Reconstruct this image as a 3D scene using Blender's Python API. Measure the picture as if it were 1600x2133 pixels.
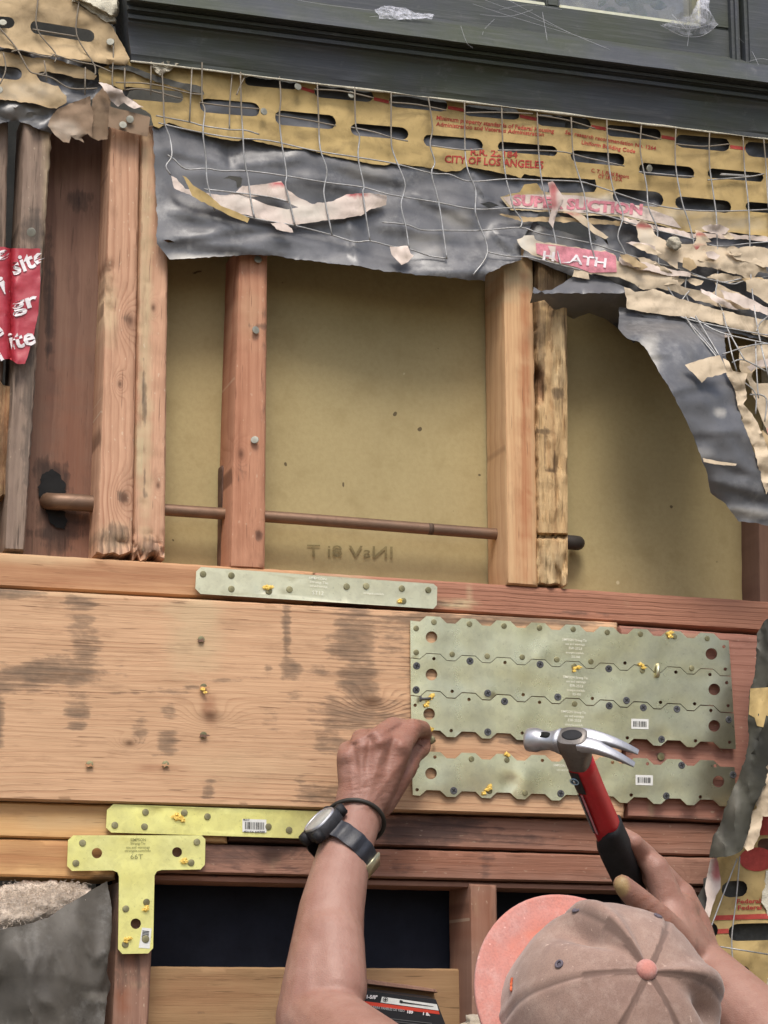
import bpy, bmesh, math, random
import numpy as np
from mathutils import Vector, Matrix, noise
from mathutils.geometry import delaunay_2d_cdt

random.seed(7)
for o in list(bpy.data.objects):
    bpy.data.objects.remove(o, do_unlink=True)
SC = bpy.context.scene
COL = SC.collection

# ------------------------------------------------------------------ camera
FPX, CX, CY = 4700.0, 800.0, 1066.5
PITCH, YAW = math.radians(12.7), math.radians(17.0)
FW = Vector((math.sin(YAW)*math.cos(PITCH), math.cos(YAW)*math.cos(PITCH), math.sin(PITCH)))
RT = Vector((math.cos(YAW), -math.sin(YAW), 0))
UP = RT.cross(FW)
DIST = 2.487
CAM = Vector((0, 0, 1.6 + DIST*math.sin(PITCH))) - FW*DIST
cd = bpy.data.cameras.new('camera')
cam = bpy.data.objects.new('camera', cd)
COL.objects.link(cam)
cam.matrix_world = Matrix((
    (RT.x, UP.x, -FW.x, CAM.x), (RT.y, UP.y, -FW.y, CAM.y), (RT.z, UP.z, -FW.z, CAM.z), (0, 0, 0, 1)))
cd.sensor_fit = 'VERTICAL'
cd.sensor_height = 36.0
cd.lens = FPX/2133.0*36.0
cd.clip_start = 0.05
cd.clip_end = 500
SC.camera = cam
SC.render.resolution_x, SC.render.resolution_y = 768, 1024

# ------------------------------------------------------------------ sky and sun
SUN_EL, SUN_AZ = math.radians(54), math.radians(192)     # azimuth of the sun, clockwise from +Y
wd = bpy.data.worlds.new('World'); SC.world = wd; wd.use_nodes = True
nt = wd.node_tree; nt.nodes.clear()
sk = nt.nodes.new('ShaderNodeTexSky'); sk.sky_type = 'NISHITA'; sk.sun_disc = False
sk.sun_elevation = SUN_EL; sk.sun_rotation = SUN_AZ
sk.air_density = 1.0; sk.dust_density = 3.0; sk.ozone_density = 1.0
bg = nt.nodes.new('ShaderNodeBackground'); bg.inputs['Strength'].default_value = 0.13
ow = nt.nodes.new('ShaderNodeOutputWorld')
nt.links.new(sk.outputs[0], bg.inputs[0]); nt.links.new(bg.outputs[0], ow.inputs[0])
sl = bpy.data.lights.new('sun', 'SUN'); sl.energy = 1.5; sl.angle = math.radians(20); sl.color = (1.0, 0.95, 0.87)
so = bpy.data.objects.new('sun', sl); COL.objects.link(so)
sd = Vector((math.sin(SUN_AZ)*math.cos(SUN_EL), math.cos(SUN_AZ)*math.cos(SUN_EL), math.sin(SUN_EL)))
so.rotation_euler = sd.to_track_quat('Z', 'Y').to_euler()
so.location = sd*30
SC.view_settings.view_transform = 'Standard'; SC.view_settings.look = 'None'
SC.view_settings.gamma = 1; SC.view_settings.use_curve_mapping = False
SC.view_settings.exposure = 0.70

# ------------------------------------------------------------------ helpers
def P(px, py, y):
    """point of the plane at depth y (0 = face of the studs, + into the wall) seen at photo pixel px, py"""
    d = FW*FPX + RT*(px-CX) - UP*(py-CY)
    return CAM + d*((y-CAM.y)/d.y)
def mpp(y):
    return (DIST + y*FW.y)/FPX
def nz(x, y, z=0.0, oct=3):
    return noise.fractal(Vector((x, y, z)), 1.0, 2.0, oct)
def n1(x, y, z=0.0):
    return noise.noise(Vector((x, y, z)))
WL = {}
def wl(o):
    return WL[o.name] if o is not None else Vector((0, 0, 0))
def tag(o, label=None, cat=None, group=None, kind=None):
    if label: o['label'] = label
    if cat: o['category'] = cat
    if group: o['group'] = group
    if kind: o['kind'] = kind
    return o
def empty(name, loc, label=None, cat=None, group=None):
    o = bpy.data.objects.new(name, None); COL.objects.link(o)
    o.location = loc; o.empty_display_size = 0.05; WL[o.name] = Vector(loc)
    return tag(o, label, cat, group)
def link(o, parent, w):
    COL.objects.link(o); WL[o.name] = Vector(w)
    if parent is not None: o.parent = parent
    o.location = Vector(w) - wl(parent)
    return o
def emit(name, V, F, mat, parent=None, smooth=True, col=None, fm=None):
    V = [Vector(v) for v in V]
    xs = [v.x for v in V]; ys = [v.y for v in V]; zs = [v.z for v in V]
    w = Vector(((min(xs)+max(xs))/2, (min(ys)+max(ys))/2, min(zs)))
    me = bpy.data.meshes.new(name)
    me.from_pydata([v-w for v in V], [], F)
    for m in (mat if isinstance(mat, (list, tuple)) else [mat]): me.materials.append(m)
    if fm: me.polygons.foreach_set('material_index', fm)
    if smooth: me.polygons.foreach_set('use_smooth', [True]*len(me.polygons))
    if col is not None:
        at = me.color_attributes.new('st', 'FLOAT_COLOR', 'POINT')
        at.data.foreach_set('color', np.asarray(col, dtype=np.float32).ravel())
    me.update()
    return link(bpy.data.objects.new(name, me), parent, w)
def dup(o, w, parent, rot=None):
    c = o.copy(); COL.objects.link(c); WL[c.name] = Vector(w)
    c.parent = parent; c.location = Vector(w) - wl(parent)
    if rot: c.rotation_euler = rot
    return c
class MB:
    def __init__(s): s.V = []; s.F = []; s.M = []
    def add(s, V, F, m=0):
        n = len(s.V); s.V += [Vector(v) for v in V]; s.F += [tuple(i+n for i in f) for f in F]; s.M += [m]*len(F)
    def box(s, c, h, ax=None, m=0, bev=0.0):
        ax = ax or (Vector((1,0,0)), Vector((0,1,0)), Vector((0,0,1)))
        bm = bmesh.new(); bmesh.ops.create_cube(bm, size=2.0)
        for v in bm.verts: v.co = Vector((v.co.x*h[0], v.co.y*h[1], v.co.z*h[2]))
        if bev: bmesh.ops.bevel(bm, geom=bm.edges[:], offset=bev, segments=2, affect='EDGES')
        bm.verts.index_update()
        s.add([Vector(c)+ax[0]*v.co.x+ax[1]*v.co.y+ax[2]*v.co.z for v in bm.verts], [[v.index for v in f.verts] for f in bm.faces], m)
        bm.free()
    def tube(s, pts, rad, sides=6, m=0, cap=True):
        pts = [Vector(p) for p in pts]; n = len(pts)
        if not isinstance(rad, (list, tuple)): rad = [rad]*n
        t0 = (pts[1]-pts[0]).normalized()
        a = t0.cross(Vector((0.31, 0.2, 0.93)));
        if a.length < 1e-3: a = t0.cross(Vector((1, 0, 0)))
        a.normalize(); V = []; F = []
        for i in range(n):
            t = (pts[min(i+1, n-1)]-pts[max(i-1, 0)]).normalized()
            a = (a - t*a.dot(t)).normalized(); b = t.cross(a)
            for k in range(sides):
                an = 2*math.pi*k/sides
                V.append(pts[i] + (a*math.cos(an)+b*math.sin(an))*rad[i])
        for i in range(n-1):
            for k in range(sides):
                k2 = (k+1) % sides
                F.append((i*sides+k, i*sides+k2, (i+1)*sides+k2, (i+1)*sides+k))
        if cap:
            F.append(tuple(range(sides-1, -1, -1))); F.append(tuple((n-1)*sides+k for k in range(sides)))
        s.add(V, F, m)
    def lathe(s, c, ax, prof, sides=20, m=0, flat=None):
        """prof: list of (distance along ax, radius)"""
        ax = Vector(ax).normalized(); a = ax.cross(Vector((0.2, 0.1, 0.97)))
        if a.length < 1e-3: a = ax.cross(Vector((1, 0, 0)))
        a.normalize(); b = ax.cross(a); V = []; F = []; n = len(prof)
        for (h, r) in prof:
            for k in range(sides):
                an = 2*math.pi*k/sides
                V.append(Vector(c)+ax*h+(a*math.cos(an)+b*math.sin(an))*r)
        for i in range(n-1):
            for k in range(sides):
                k2 = (k+1) % sides
                F.append((i*sides+k, i*sides+k2, (i+1)*sides+k2, (i+1)*sides+k))
        F.append(tuple(range(sides-1, -1, -1))); F.append(tuple((n-1)*sides+k for k in range(sides)))
        s.add(V, F, m)
    def emit(s, name, mat, parent=None, smooth=True):
        return emit(name, s.V, s.F, mat, parent, smooth, None, s.M if isinstance(mat, (list, tuple)) else None)
def autosmooth(o, deg=35):
    me = o.data; bm = bmesh.new(); bm.from_mesh(me)
    for e in bm.edges:
        if len(e.link_faces) == 2: e.smooth = e.calc_face_angle(0) < math.radians(deg)
    bm.to_mesh(me); bm.free(); return o
def spline(pts, per=5):
    pts = [Vector(p) for p in pts]; out = []
    if len(pts) < 3: return pts
    for i in range(len(pts)-1):
        p0 = pts[max(i-1, 0)]; p1 = pts[i]; p2 = pts[i+1]; p3 = pts[min(i+2, len(pts)-1)]
        for k in range(per):
            t = k/per
            out.append(0.5*((2*p1)+(p2-p0)*t+(2*p0-5*p1+4*p2-p3)*t*t+(3*p1-p0-3*p2+p3)*t**3))
    out.append(pts[-1]); return out

# ---- paint: dirt, wear and painted shade with a shape of their own, (channel, cx, cy, rx, ry, strength)
def paint_at(px, py, L):
    c = [0.0, 0.0, 0.0, 1.0]
    for (ch, cx, cy, rx, ry, s) in L:
        dx = abs(px-cx)/rx; dy = abs(py-cy)/ry
        d = (dx**3+dy**3)**(1/3)
        w = 1.42 - d + 0.45*nz(px*.02, py*.05, ch*7.7+cx*.01)
        w = max(0.0, min(1.0, w*1.1)) * s
        c[ch] = max(c[ch], w)
    return c

def board(name, tl, tr, br, bl, y0, depth, mat, step=10, parent=None, rag=None, amp=0.0006, paint=(), edge=4.0, bump=None, lip=0.0028, dents=None):
    """a sawn board: front face with corners at photo pixels on plane y0, squared off straight into the wall"""
    tl, tr, br, bl = map(Vector, (tl, tr, br, bl))
    W = ((tr-tl).length+(br-bl).length)/2; H = ((bl-tl).length+(br-tr).length)/2
    def par(L):
        n = max(2, int(L/step)); e = min(0.2, edge/L)
        return [0, e] + [e+(1-2*e)*i/n for i in range(1, n)] + [1-e, 1]
    us, vs = par(W), par(H); V = []; C = []; nu, nv = len(us), len(vs)
    rag = rag or {}
    for j, v in enumerate(vs):
        for i, u in enumerate(us):
            p = (tl*(1-u)+tr*u)*(1-v)+(bl*(1-u)+br*u)*v
            px, py = p.x, p.y; sd = name.__hash__() % 7
            for k, (a, uu) in (('b', (v, u)), ('t', (1-v, u)), ('r', (u, v)), ('l', (1-u, v))):
                if k in rag:
                    am = rag[k]; w = max(0, (a-(1-3.0*am/(H if k in 'bt' else W))))/(3.0*am/(H if k in 'bt' else W))
                    if w > 0:
                        q = (px if k in 'bt' else py)
                        d = -am*w*(0.5+0.9*nz(q*.06, 3.1+am, 0.7, 4)+0.5*n1(q*.21, 9.0))
                        if k == 'b': py += d
                        if k == 't': py -= d
                        if k == 'r': px += d
                        if k == 'l': px -= d
            bx = min(i, nu-1-i); by = min(j, nv-1-j)
            yy = y0 + (lip if (bx == 0 or by == 0) else 0.0)
            if bx and by or amp > 0.002: yy += amp*nz(px*.02, py*.02, y0*50+1.3, 4)
            if bx == 0 or by == 0: px += 0.9*n1(py*.035+3, px*.03); py += 0.9*n1(px*.035+8, py*.03)
            if bump: yy += bump(px, py)
            V.append(P(px, py, yy)); C.append(paint_at(px, py, paint))
    F = []
    for j in range(nv-1):
        for i in range(nu-1):
            a = j*nu+i; F.append((a, a+nu, a+nu+1, a+1))
    loop = [i for i in range(nu)] + [j*nu+nu-1 for j in range(1, nv)] + [(nv-1)*nu+i for i in range(nu-2, -1, -1)] + [j*nu for j in range(nv-2, 0, -1)]
    n0 = len(V); n = len(loop)
    for k in loop:
        v = V[k]; V.append(Vector((v.x, y0+depth, v.z))); C.append(C[k])
    for k in range(n):
        k2 = (k+1) % n; F.append((loop[k], loop[k2], n0+k2, n0+k))
    F.append(tuple(n0+k for k in range(n-1, -1, -1)))
    o = emit(name, V, F, mat, parent, True, C)
    return autosmooth(o, 50)

def inside(pts, poly):
    x = pts[:, 0]; y = pts[:, 1]; r = np.zeros(len(pts), bool); n = len(poly); j = n-1
    for i in range(n):
        xi, yi = poly[i]; xj, yj = poly[j]
        c = ((yi > y) != (yj > y)) & (x < (xj-xi)*(y-yi)/((yj-yi) or 1e-9)+xi)
        r ^= c; j = i
    return r
def densify(poly, step, jag=0.0, seed=0.0, closed=True):
    out = []; n = len(poly)
    for i in range(n if closed else n-1):
        a = Vector(poly[i]); b = Vector(poly[(i+1) % n]); L = (b-a).length; k = max(1, int(L/step))
        nrm = Vector((-(b-a).y, (b-a).x)).normalized() if L > 0 else Vector((0, 0))
        for t in range(k):
            p = a.lerp(b, t/k)
            if jag: p = p + nrm*jag*(nz(p.x*.05+seed, p.y*.05, seed, 4)*1.1 + 0.75*n1(p.x*.33, p.y*.33, seed))
            out.append((p.x, p.y))
    return out
def fill(outline, holes=(), step=None):
    """constrained triangulation in pixel space -> points, triangles, ids of border loops"""
    pts = [tuple(p) for p in outline]; edges = [(i, (i+1) % len(outline)) for i in range(len(outline))]
    for h in holes:
        n = len(pts); pts += [tuple(p) for p in h]; edges += [(n+i, n+(i+1) % len(h)) for i in range(len(h))]
    if step:
        A = np.array(outline); x0, y0 = A.min(0); x1, y1 = A.max(0)
        gx, gy = np.meshgrid(np.arange(x0+step*.5, x1, step), np.arange(y0+step*.5, y1, step))
        G = np.stack([gx.ravel(), gy.ravel()], 1) + (np.random.RandomState(3).rand(gx.size, 2)-.5)*step*.5
        ok = inside(G, outline)
        for h in holes: ok &= ~inside(G, h)
        G = G[ok]; B = np.array(pts)
        keep = []
        for g in G:
            if ((B-g)**2).sum(1).min() > (step*.42)**2: keep.append(tuple(g))
        pts += keep
    r = delaunay_2d_cdt([Vector(p) for p in pts], edges, [], 0, 1e-5)
    vv = r[0]; ff = [tuple(f) for f in r[2]]
    cen = np.array([[sum(vv[i].x for i in f)/3, sum(vv[i].y for i in f)/3] for f in ff])
    ok = inside(cen, outline)
    for h in holes: ok &= ~inside(cen, h)
    ff = [f for f, k in zip(ff, ok) if k]
    used = sorted(set(i for f in ff for i in f)); mp = {u: i for i, u in enumerate(used)}
    return [(vv[u].x, vv[u].y) for u in used], [tuple(mp[i] for i in f) for f in ff]
def solid(V, F, off, col=None):
    """give a sheet its thickness: second skin shifted by vector off, and the rim"""
    n = len(V); V = list(V)+[v+off for v in V]; cnt = {}
    for f in F:
        for a, b in zip(f, f[1:]+f[:1]): cnt[(a, b)] = 1
    G = list(F)+[tuple(i+n for i in reversed(f)) for f in F]
    for (a, b) in cnt:
        if (b, a) not in cnt: G.append((b, a, a+n, b+n))
    return V, G, (None if col is None else list(col)+list(col))
def sheet(name, outline, yfn, mat, parent=None, holes=(), step=9, thick=0.0005, jag=1.6, paint=(), shift=None):
    sd = len(outline)*1.37+outline[0][0]*.01
    ol = densify(outline, min(step, 5.5), jag, sd)
    hs = [densify(h, min(step, 7), jag*.15, sd+i) for i, h in enumerate(holes)]
    pts, F = fill(ol, hs, step)
    V = []; C = []
    for (x, y) in pts:
        sx, sy = shift(x, y) if shift else (x, y)
        V.append(P(sx, sy, yfn(x, y))); C.append(paint_at(x, y, paint))
    # face the camera
    a, b, c = (V[i] for i in F[0])
    if (b-a).cross(c-a).dot(FW) > 0: F = [tuple(reversed(f)) for f in F]
    V, F, C = solid(V, F, FW*thick, C)
    return autosmooth(emit(name, V, F, mat, parent, True, C), 55)
def slot(cx, cy, hl, hh, slope=0.11, n=6, wob=1.2):
    out = []
    r = min(hh, hl)
    for sgn, base in ((1, -90), (-1, 90)):
        for k in range(n+1):
            an = math.radians(base+180*k/n)
            x = sgn*(hl-r)+r*math.cos(an); y = r*math.sin(an)*hh/r
            x2 = cx+x+wob*n1(cx*.1+k, cy*.1, sgn); y2 = cy+y+x*slope+wob*n1(cx*.1, k*1.7, sgn+2)
            out.append((x2, y2))
    return out
def circ(cx, cy, r, n=18, ry=None):
    return [(cx+r*math.cos(2*math.pi*k/n), cy+(ry or r)*math.sin(2*math.pi*k/n)) for k in range(n)]
def plate(name, outline, holes, y0, thick, mat, parent=None, step=None, yfn=None, tb=0.0):
    """flat sheet metal: outline and holes in photo pixels on plane y0, front at y0-thick"""
    pts, F = fill(outline, holes, step)
    V = [P(x, y, y0-thick+(yfn(x, y) if yfn else 0)) for (x, y) in pts]
    a, b, c = (V[i] for i in F[0])
    if (b-a).cross(c-a).dot(FW) > 0: F = [tuple(reversed(f)) for f in F]
    V, F, _ = solid(V, F, Vector((0, thick, 0)))
    return autosmooth(emit(name, V, F, mat, parent, True), 30)

# ------------------------------------------------------------------ materials
class NT:
    def __init__(s, name):
        s.m = bpy.data.materials.new(name); s.m.use_nodes = True; s.t = s.m.node_tree; s.t.nodes.clear()
        s.out = s.n('ShaderNodeOutputMaterial'); s.b = s.n('ShaderNodeBsdfPrincipled')
        s.l(s.b.outputs[0], s.out.inputs[0])
    def n(s, k, **kw):
        x = s.t.nodes.new(k)
        for a, b in kw.items(): setattr(x, a, b)
        return x
    def l(s, a, b): s.t.links.new(a, b)
    def set(s, i, v):
        if hasattr(v, 'is_output'): s.l(v, i)
        else: i.default_value = v
    def math(s, op, a, b=0.0, c=None, clamp=False):
        x = s.n('ShaderNodeMath', operation=op, use_clamp=clamp)
        s.set(x.inputs[0], a); s.set(x.inputs[1], b)
        if c is not None: s.set(x.inputs[2], c)
        return x.outputs[0]
    def coord(s): return s.n('ShaderNodeTexCoord').outputs['Object']
    def rnd(s): return s.n('ShaderNodeObjectInfo').outputs['Random']
    def xyz(s, v):
        x = s.n('ShaderNodeSeparateXYZ'); s.l(v, x.inputs[0]); return x.outputs
    def vec(s, a, b, c):
        x = s.n('ShaderNodeCombineXYZ'); s.set(x.inputs[0], a); s.set(x.inputs[1], b); s.set(x.inputs[2], c); return x.outputs[0]
    def noise(s, v, scale=1.0, detail=3.0, rough=0.55, dist=0.0):
        x = s.n('ShaderNodeTexNoise'); s.set(x.inputs['Vector'], v); x.inputs['Scale'].default_value = scale
        x.inputs['Detail'].default_value = detail; x.inputs['Roughness'].default_value = rough; x.inputs['Distortion'].default_value = dist
        return x.outputs[0]
    def voro(s, v, scale=1.0, feat='F1'):
        x = s.n('ShaderNodeTexVoronoi', feature=feat); s.set(x.inputs['Vector'], v); x.inputs['Scale'].default_value = scale
        return x.outputs['Distance']
    def ramp(s, f, stops):
        x = s.n('ShaderNodeValToRGB'); s.set(x.inputs[0], f); e = x.color_ramp.elements
        while len(e) < len(stops): e.new(0.5)
        for k, (p, c) in enumerate(stops):
            e[k].position = p; e[k].color = (c, c, c, 1) if isinstance(c, (int, float)) else (*c, 1)
        return x.outputs[0]
    def mix(s, f, a, b, mode='MIX'):
        x = s.n('ShaderNodeMix', data_type='RGBA', blend_type=mode)
        s.set(x.inputs[0], f)
        for i, v in ((6, a), (7, b)):
            if isinstance(v, tuple): x.inputs[i].default_value = (*v, 1)
            else: s.l(v, x.inputs[i])
        return x.outputs[2]
    def st(s):
        x = s.n('ShaderNodeAttribute', attribute_name='st'); y = s.n('ShaderNodeSeparateColor'); s.l(x.outputs['Color'], y.inputs[0])
        return y.outputs
    def bump(s, h, strength=0.3, dist=0.001, prev=None):
        x = s.n('ShaderNodeBump'); x.inputs['Strength'].default_value = strength; x.inputs['Distance'].default_value = dist
        s.set(x.inputs['Height'], h)
        if prev is not None: s.l(prev, x.inputs['Normal'])
        return x.outputs[0]
    def fin(s, col=None, rough=None, metal=None, normal=None, spec=None, alpha=None):
        if col is not None: s.set(s.b.inputs['Base Color'], (*col, 1) if isinstance(col, tuple) else col)
        if rough is not None: s.set(s.b.inputs['Roughness'], rough)
        if metal is not None: s.set(s.b.inputs['Metallic'], metal)
        if normal is not None: s.l(normal, s.b.inputs['Normal'])
        if spec is not None: s.set(s.b.inputs['Specular IOR Level'], spec)
        if alpha is not None: s.set(s.b.inputs['Alpha'], alpha)
        return s.m

def wood(name, axis, light, late, freq=55, wob=2.2, stain=(0.048, 0.043, 0.037), pale=(0.5, 0.4, 0.24), red=(0.25, 0.09, 0.045),
         rough=0.75, bump=0.35, knots=(), rot=0.0, specks=0.0, depf=0.35, dirt=0.35):
    s = NT(name); c = s.xyz(s.coord()); r = s.rnd()
    al, ac, de = (c[0], c[2], c[1]) if axis == 'X' else (c[2], c[0], c[1])
    off = s.math('MULTIPLY', r, 37.0)
    al = s.math('ADD', al, off)
    warp = s.noise(s.vec(s.math('MULTIPLY', al, 1.6), s.math('MULTIPLY', ac, 9.0), s.math('MULTIPLY', de, 9.0)), 1.0, 3, 0.5)
    fine = s.noise(s.vec(s.math('MULTIPLY', al, 9.0), s.math('MULTIPLY', ac, 330.0), s.math('MULTIPLY', de, 330.0)), 1.0, 4, 0.6)
    fib = s.noise(s.vec(s.math('MULTIPLY', al, 26.0), s.math('MULTIPLY', ac, 900.0), s.math('MULTIPLY', de, 900.0)), 1.0, 2, 0.6)
    big = s.noise(s.vec(s.math('MULTIPLY', al, 3.0), s.math('MULTIPLY', ac, 11.0), de), 1.0, 3, 0.5)
    ph = s.math('ADD', s.math('MULTIPLY', ac, freq), s.math('MULTIPLY', de, freq*depf))
    ph = s.math('ADD', ph, s.math('MULTIPLY', warp, wob))
    low = s.noise(s.vec(s.math('MULTIPLY', al, 0.7), s.math('MULTIPLY', ac, 5.0), s.math('MULTIPLY', de, 3.0)), 1.0, 2, 0.5)
    ph = s.math('ADD', ph, s.math('MULTIPLY', low, freq*.07))
    wig = s.noise(s.vec(s.math('MULTIPLY', al, 22.0), s.math('MULTIPLY', ac, 40.0), 0.0), 1.0, 2, 0.5)
    ph = s.math('ADD', ph, s.math('MULTIPLY', wig, 0.5))
    kd = None
    for (ka, kc, kr) in knots:      # object space: along, across, radius
        dx = s.math('SUBTRACT', c[0] if axis == 'X' else c[2], ka); dz = s.math('SUBTRACT', c[2] if axis == 'X' else c[0], kc)
        d2 = s.math('ADD', s.math('MULTIPLY', s.math('MULTIPLY', dx, dx), 0.35/kr/kr), s.math('MULTIPLY', s.math('MULTIPLY', dz, dz), 1.0/kr/kr))
        g = s.math('POWER', 2.718, s.math('MULTIPLY', d2, -0.22))
        ph = s.math('ADD', ph, s.math('MULTIPLY', g, 4.5))
        k = s.math('POWER', 2.718, s.math('MULTIPLY', d2, -1.3))
        kd = k if kd is None else s.math('MAXIMUM', kd, k)
    fr = s.math('FRACT', ph)
    ring = s.ramp(fr, [(0.0, 0.25), (0.12, 0.0), (0.55, 0.15), (0.86, 0.95), (0.95, 1.0), (1.0, 0.25)])
    vary = s.math('MULTIPLY', s.ramp(s.noise(s.vec(s.math('MULTIPLY', ac, freq*.7), s.math('MULTIPLY', al, 0.8), 3.1), 1.0, 1), [(0.3, 0.15), (0.7, 1.0)]), s.ramp(s.noise(s.vec(s.math('MULTIPLY', ac, 14.0), s.math('MULTIPLY', al, 2.5), 1.7), 1.0, 3), [(0.35, 0.25), (0.62, 1.0)]))
    rm = s.math('MULTIPLY', ring, vary)
    col = s.mix(s.math('MULTIPLY', rm, 0.85), light, late)
    col = s.mix(s.ramp(fine, [(0.35, 0.0), (0.75, 0.45)]), col, late)
    dk = tuple(x*.62 for x in light)
    col = s.mix(s.ramp(big, [(0.42, 0.0), (0.75, dirt)]), col, dk)
    st = s.st()
    col = s.mix(s.math('MULTIPLY', st[1], s.ramp(fine, [(0.2, 0.55), (0.7, 1.0)])), col, pale)
    col = s.mix(s.math('MULTIPLY', st[2], s.ramp(fine, [(0.2, 0.6), (0.7, 1.0)])), col, red)
    blot = s.noise(s.vec(s.math('MULTIPLY', al, 55.0), s.math('MULTIPLY', ac, 170.0), de), 1.0, 4, 0.65)
    stk = s.noise(s.vec(s.math('MULTIPLY', al, 9.0), s.math('MULTIPLY', ac, 210.0), 4.0), 1.0, 3, 0.6)
    sm = s.math('ADD', st[0], s.math('ADD', s.math('MULTIPLY', s.math('SUBTRACT', blot, 0.5), 1.1), s.math('ADD', s.math('MULTIPLY', s.math('SUBTRACT', stk, 0.5), 0.9), s.math('MULTIPLY', s.math('SUBTRACT', rm, 0.3), 0.35))))
    sm = s.math('MULTIPLY', s.ramp(sm, [(0.18, 0.0), (0.42, 0.42), (0.9, 0.74)]), s.math('MULTIPLY', st[0], 6.0, clamp=True))
    col = s.mix(sm, col, stain)
    if kd is not None: col = s.mix(s.math('MULTIPLY', kd, 0.85, clamp=True), col, tuple(x*.32 for x in late))
    grm = s.noise(s.vec(s.math('MULTIPLY', al, 14.0), s.math('MULTIPLY', ac, 60.0), de), 1.0, 5, 0.7)
    col = s.mix(s.ramp(grm, [(0.54, 0.0), (0.74, dirt)]), col, tuple(x*.45 for x in late))
    # short checks and little dark specks
    chk = s.noise(s.vec(s.math('MULTIPLY', al, 20.0), s.math('MULTIPLY', ac, 420.0), 7.0), 1.0, 2, 0.5)
    col = s.mix(s.ramp(chk, [(0.66, 0.0), (0.72, 0.6)]), col, tuple(x*.25 for x in late))
    if specks:
        v = s.noise(s.vec(s.math('MULTIPLY', al, 130.0), s.math('MULTIPLY', ac, 260.0), 1.0), 1.0, 2, 0.4)
        col = s.mix(s.math('MULTIPLY', s.ramp(v, [(0.68, 0.0), (0.74, 1.0)]), specks), col, (0.72, 0.62, 0.45))
    h = s.math('ADD', s.math('MULTIPLY', rm, -0.6), s.math('ADD', s.math('MULTIPLY', fine, 0.8), s.math('MULTIPLY', fib, 0.5)))
    n = s.bump(h, bump, 0.0012)
    if rot:
        rv = s.noise(s.vec(s.math('MULTIPLY', al, 6.0), s.math('MULTIPLY', ac, 95.0), s.math('MULTIPLY', de, 60.0)), 1.0, 5, 0.65)
        n = s.bump(rv, rot, 0.006, n)
        col = s.mix(s.ramp(rv, [(0.30, 0.75), (0.42, 0.0)]), col, tuple(x*.2 for x in late))
    return s.fin(col, rough, 0.0, n, 0.25)

WOODARGS = {}
def W(key, *a, **k): WOODARGS[key] = (a, k); return wood(*a, **k)
def metal(name, base, tint, rough=0.42, metallic=0.75, scratch=0.5, bump=0.05):
    s = NT(name); c = s.coord()
    a = s.noise(c, 9.0, 4, 0.6); b = s.noise(c, 70.0, 4, 0.7); x = s.xyz(c)
    br = s.noise(s.vec(s.math('MULTIPLY', x[0], 25.0), s.math('MULTIPLY', x[2], 900.0), 0.0), 1.0, 2)
    col = s.mix(s.ramp(a, [(0.35, 0.0), (0.68, 1.0)]), base, tint)
    col = s.mix(s.math('MULTIPLY', s.ramp(b, [(0.5, 0.0), (0.72, 1.0)]), scratch*.6), col, tuple(v*.55 for v in base))
    vs = s.n('ShaderNodeTexVoronoi'); s.l(c, vs.inputs['Vector']); vs.inputs['Scale'].default_value = 150.0; vq = s.n('ShaderNodeSeparateColor'); s.l(vs.outputs['Color'], vq.inputs[0])
    col = s.mix(s.math('MULTIPLY', vq.outputs[0], 0.22), col, tuple(v*.6 for v in base))
    sm_ = s.noise(c, 24.0, 5, 0.7)
    col = s.mix(s.ramp(sm_, [(0.52, 0.0), (0.75, 0.35)]), col, tuple(v*.55 for v in tint))
    rx = s.math('ADD', s.math('MULTIPLY', x[0], .8), s.math('MULTIPLY', x[2], .6)); rz = s.math('SUBTRACT', s.math('MULTIPLY', x[2], .8), s.math('MULTIPLY', x[0], .6))
    scn = s.noise(s.vec(s.math('MULTIPLY', rx, 30.0), s.math('MULTIPLY', rz, 700.0), 2.0), 1.0, 2, 0.5)
    col = s.mix(s.math('MULTIPLY', s.ramp(scn, [(0.70, 0.0), (0.76, 1.0)]), s.ramp(a, [(0.45, 0.0), (0.6, 0.7)])), col, tuple(min(1, v*1.35) for v in base))
    sp = s.noise(c, 330.0, 2, 0.5)
    col = s.mix(s.math('MULTIPLY', s.ramp(sp, [(0.66, 0.0), (0.74, 1.0)]), scratch*.5), col, tuple(v*.3 for v in base))
    ro = s.math('ADD', s.math('MULTIPLY', b, 0.16), s.math('ADD', s.math('MULTIPLY', sm_, 0.25), rough-.2))
    return s.fin(col, ro, metallic, s.bump(s.math('ADD', s.math('MULTIPLY', br, .3), s.math('MULTIPLY', b, 1.0)), bump, 0.0008))

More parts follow.
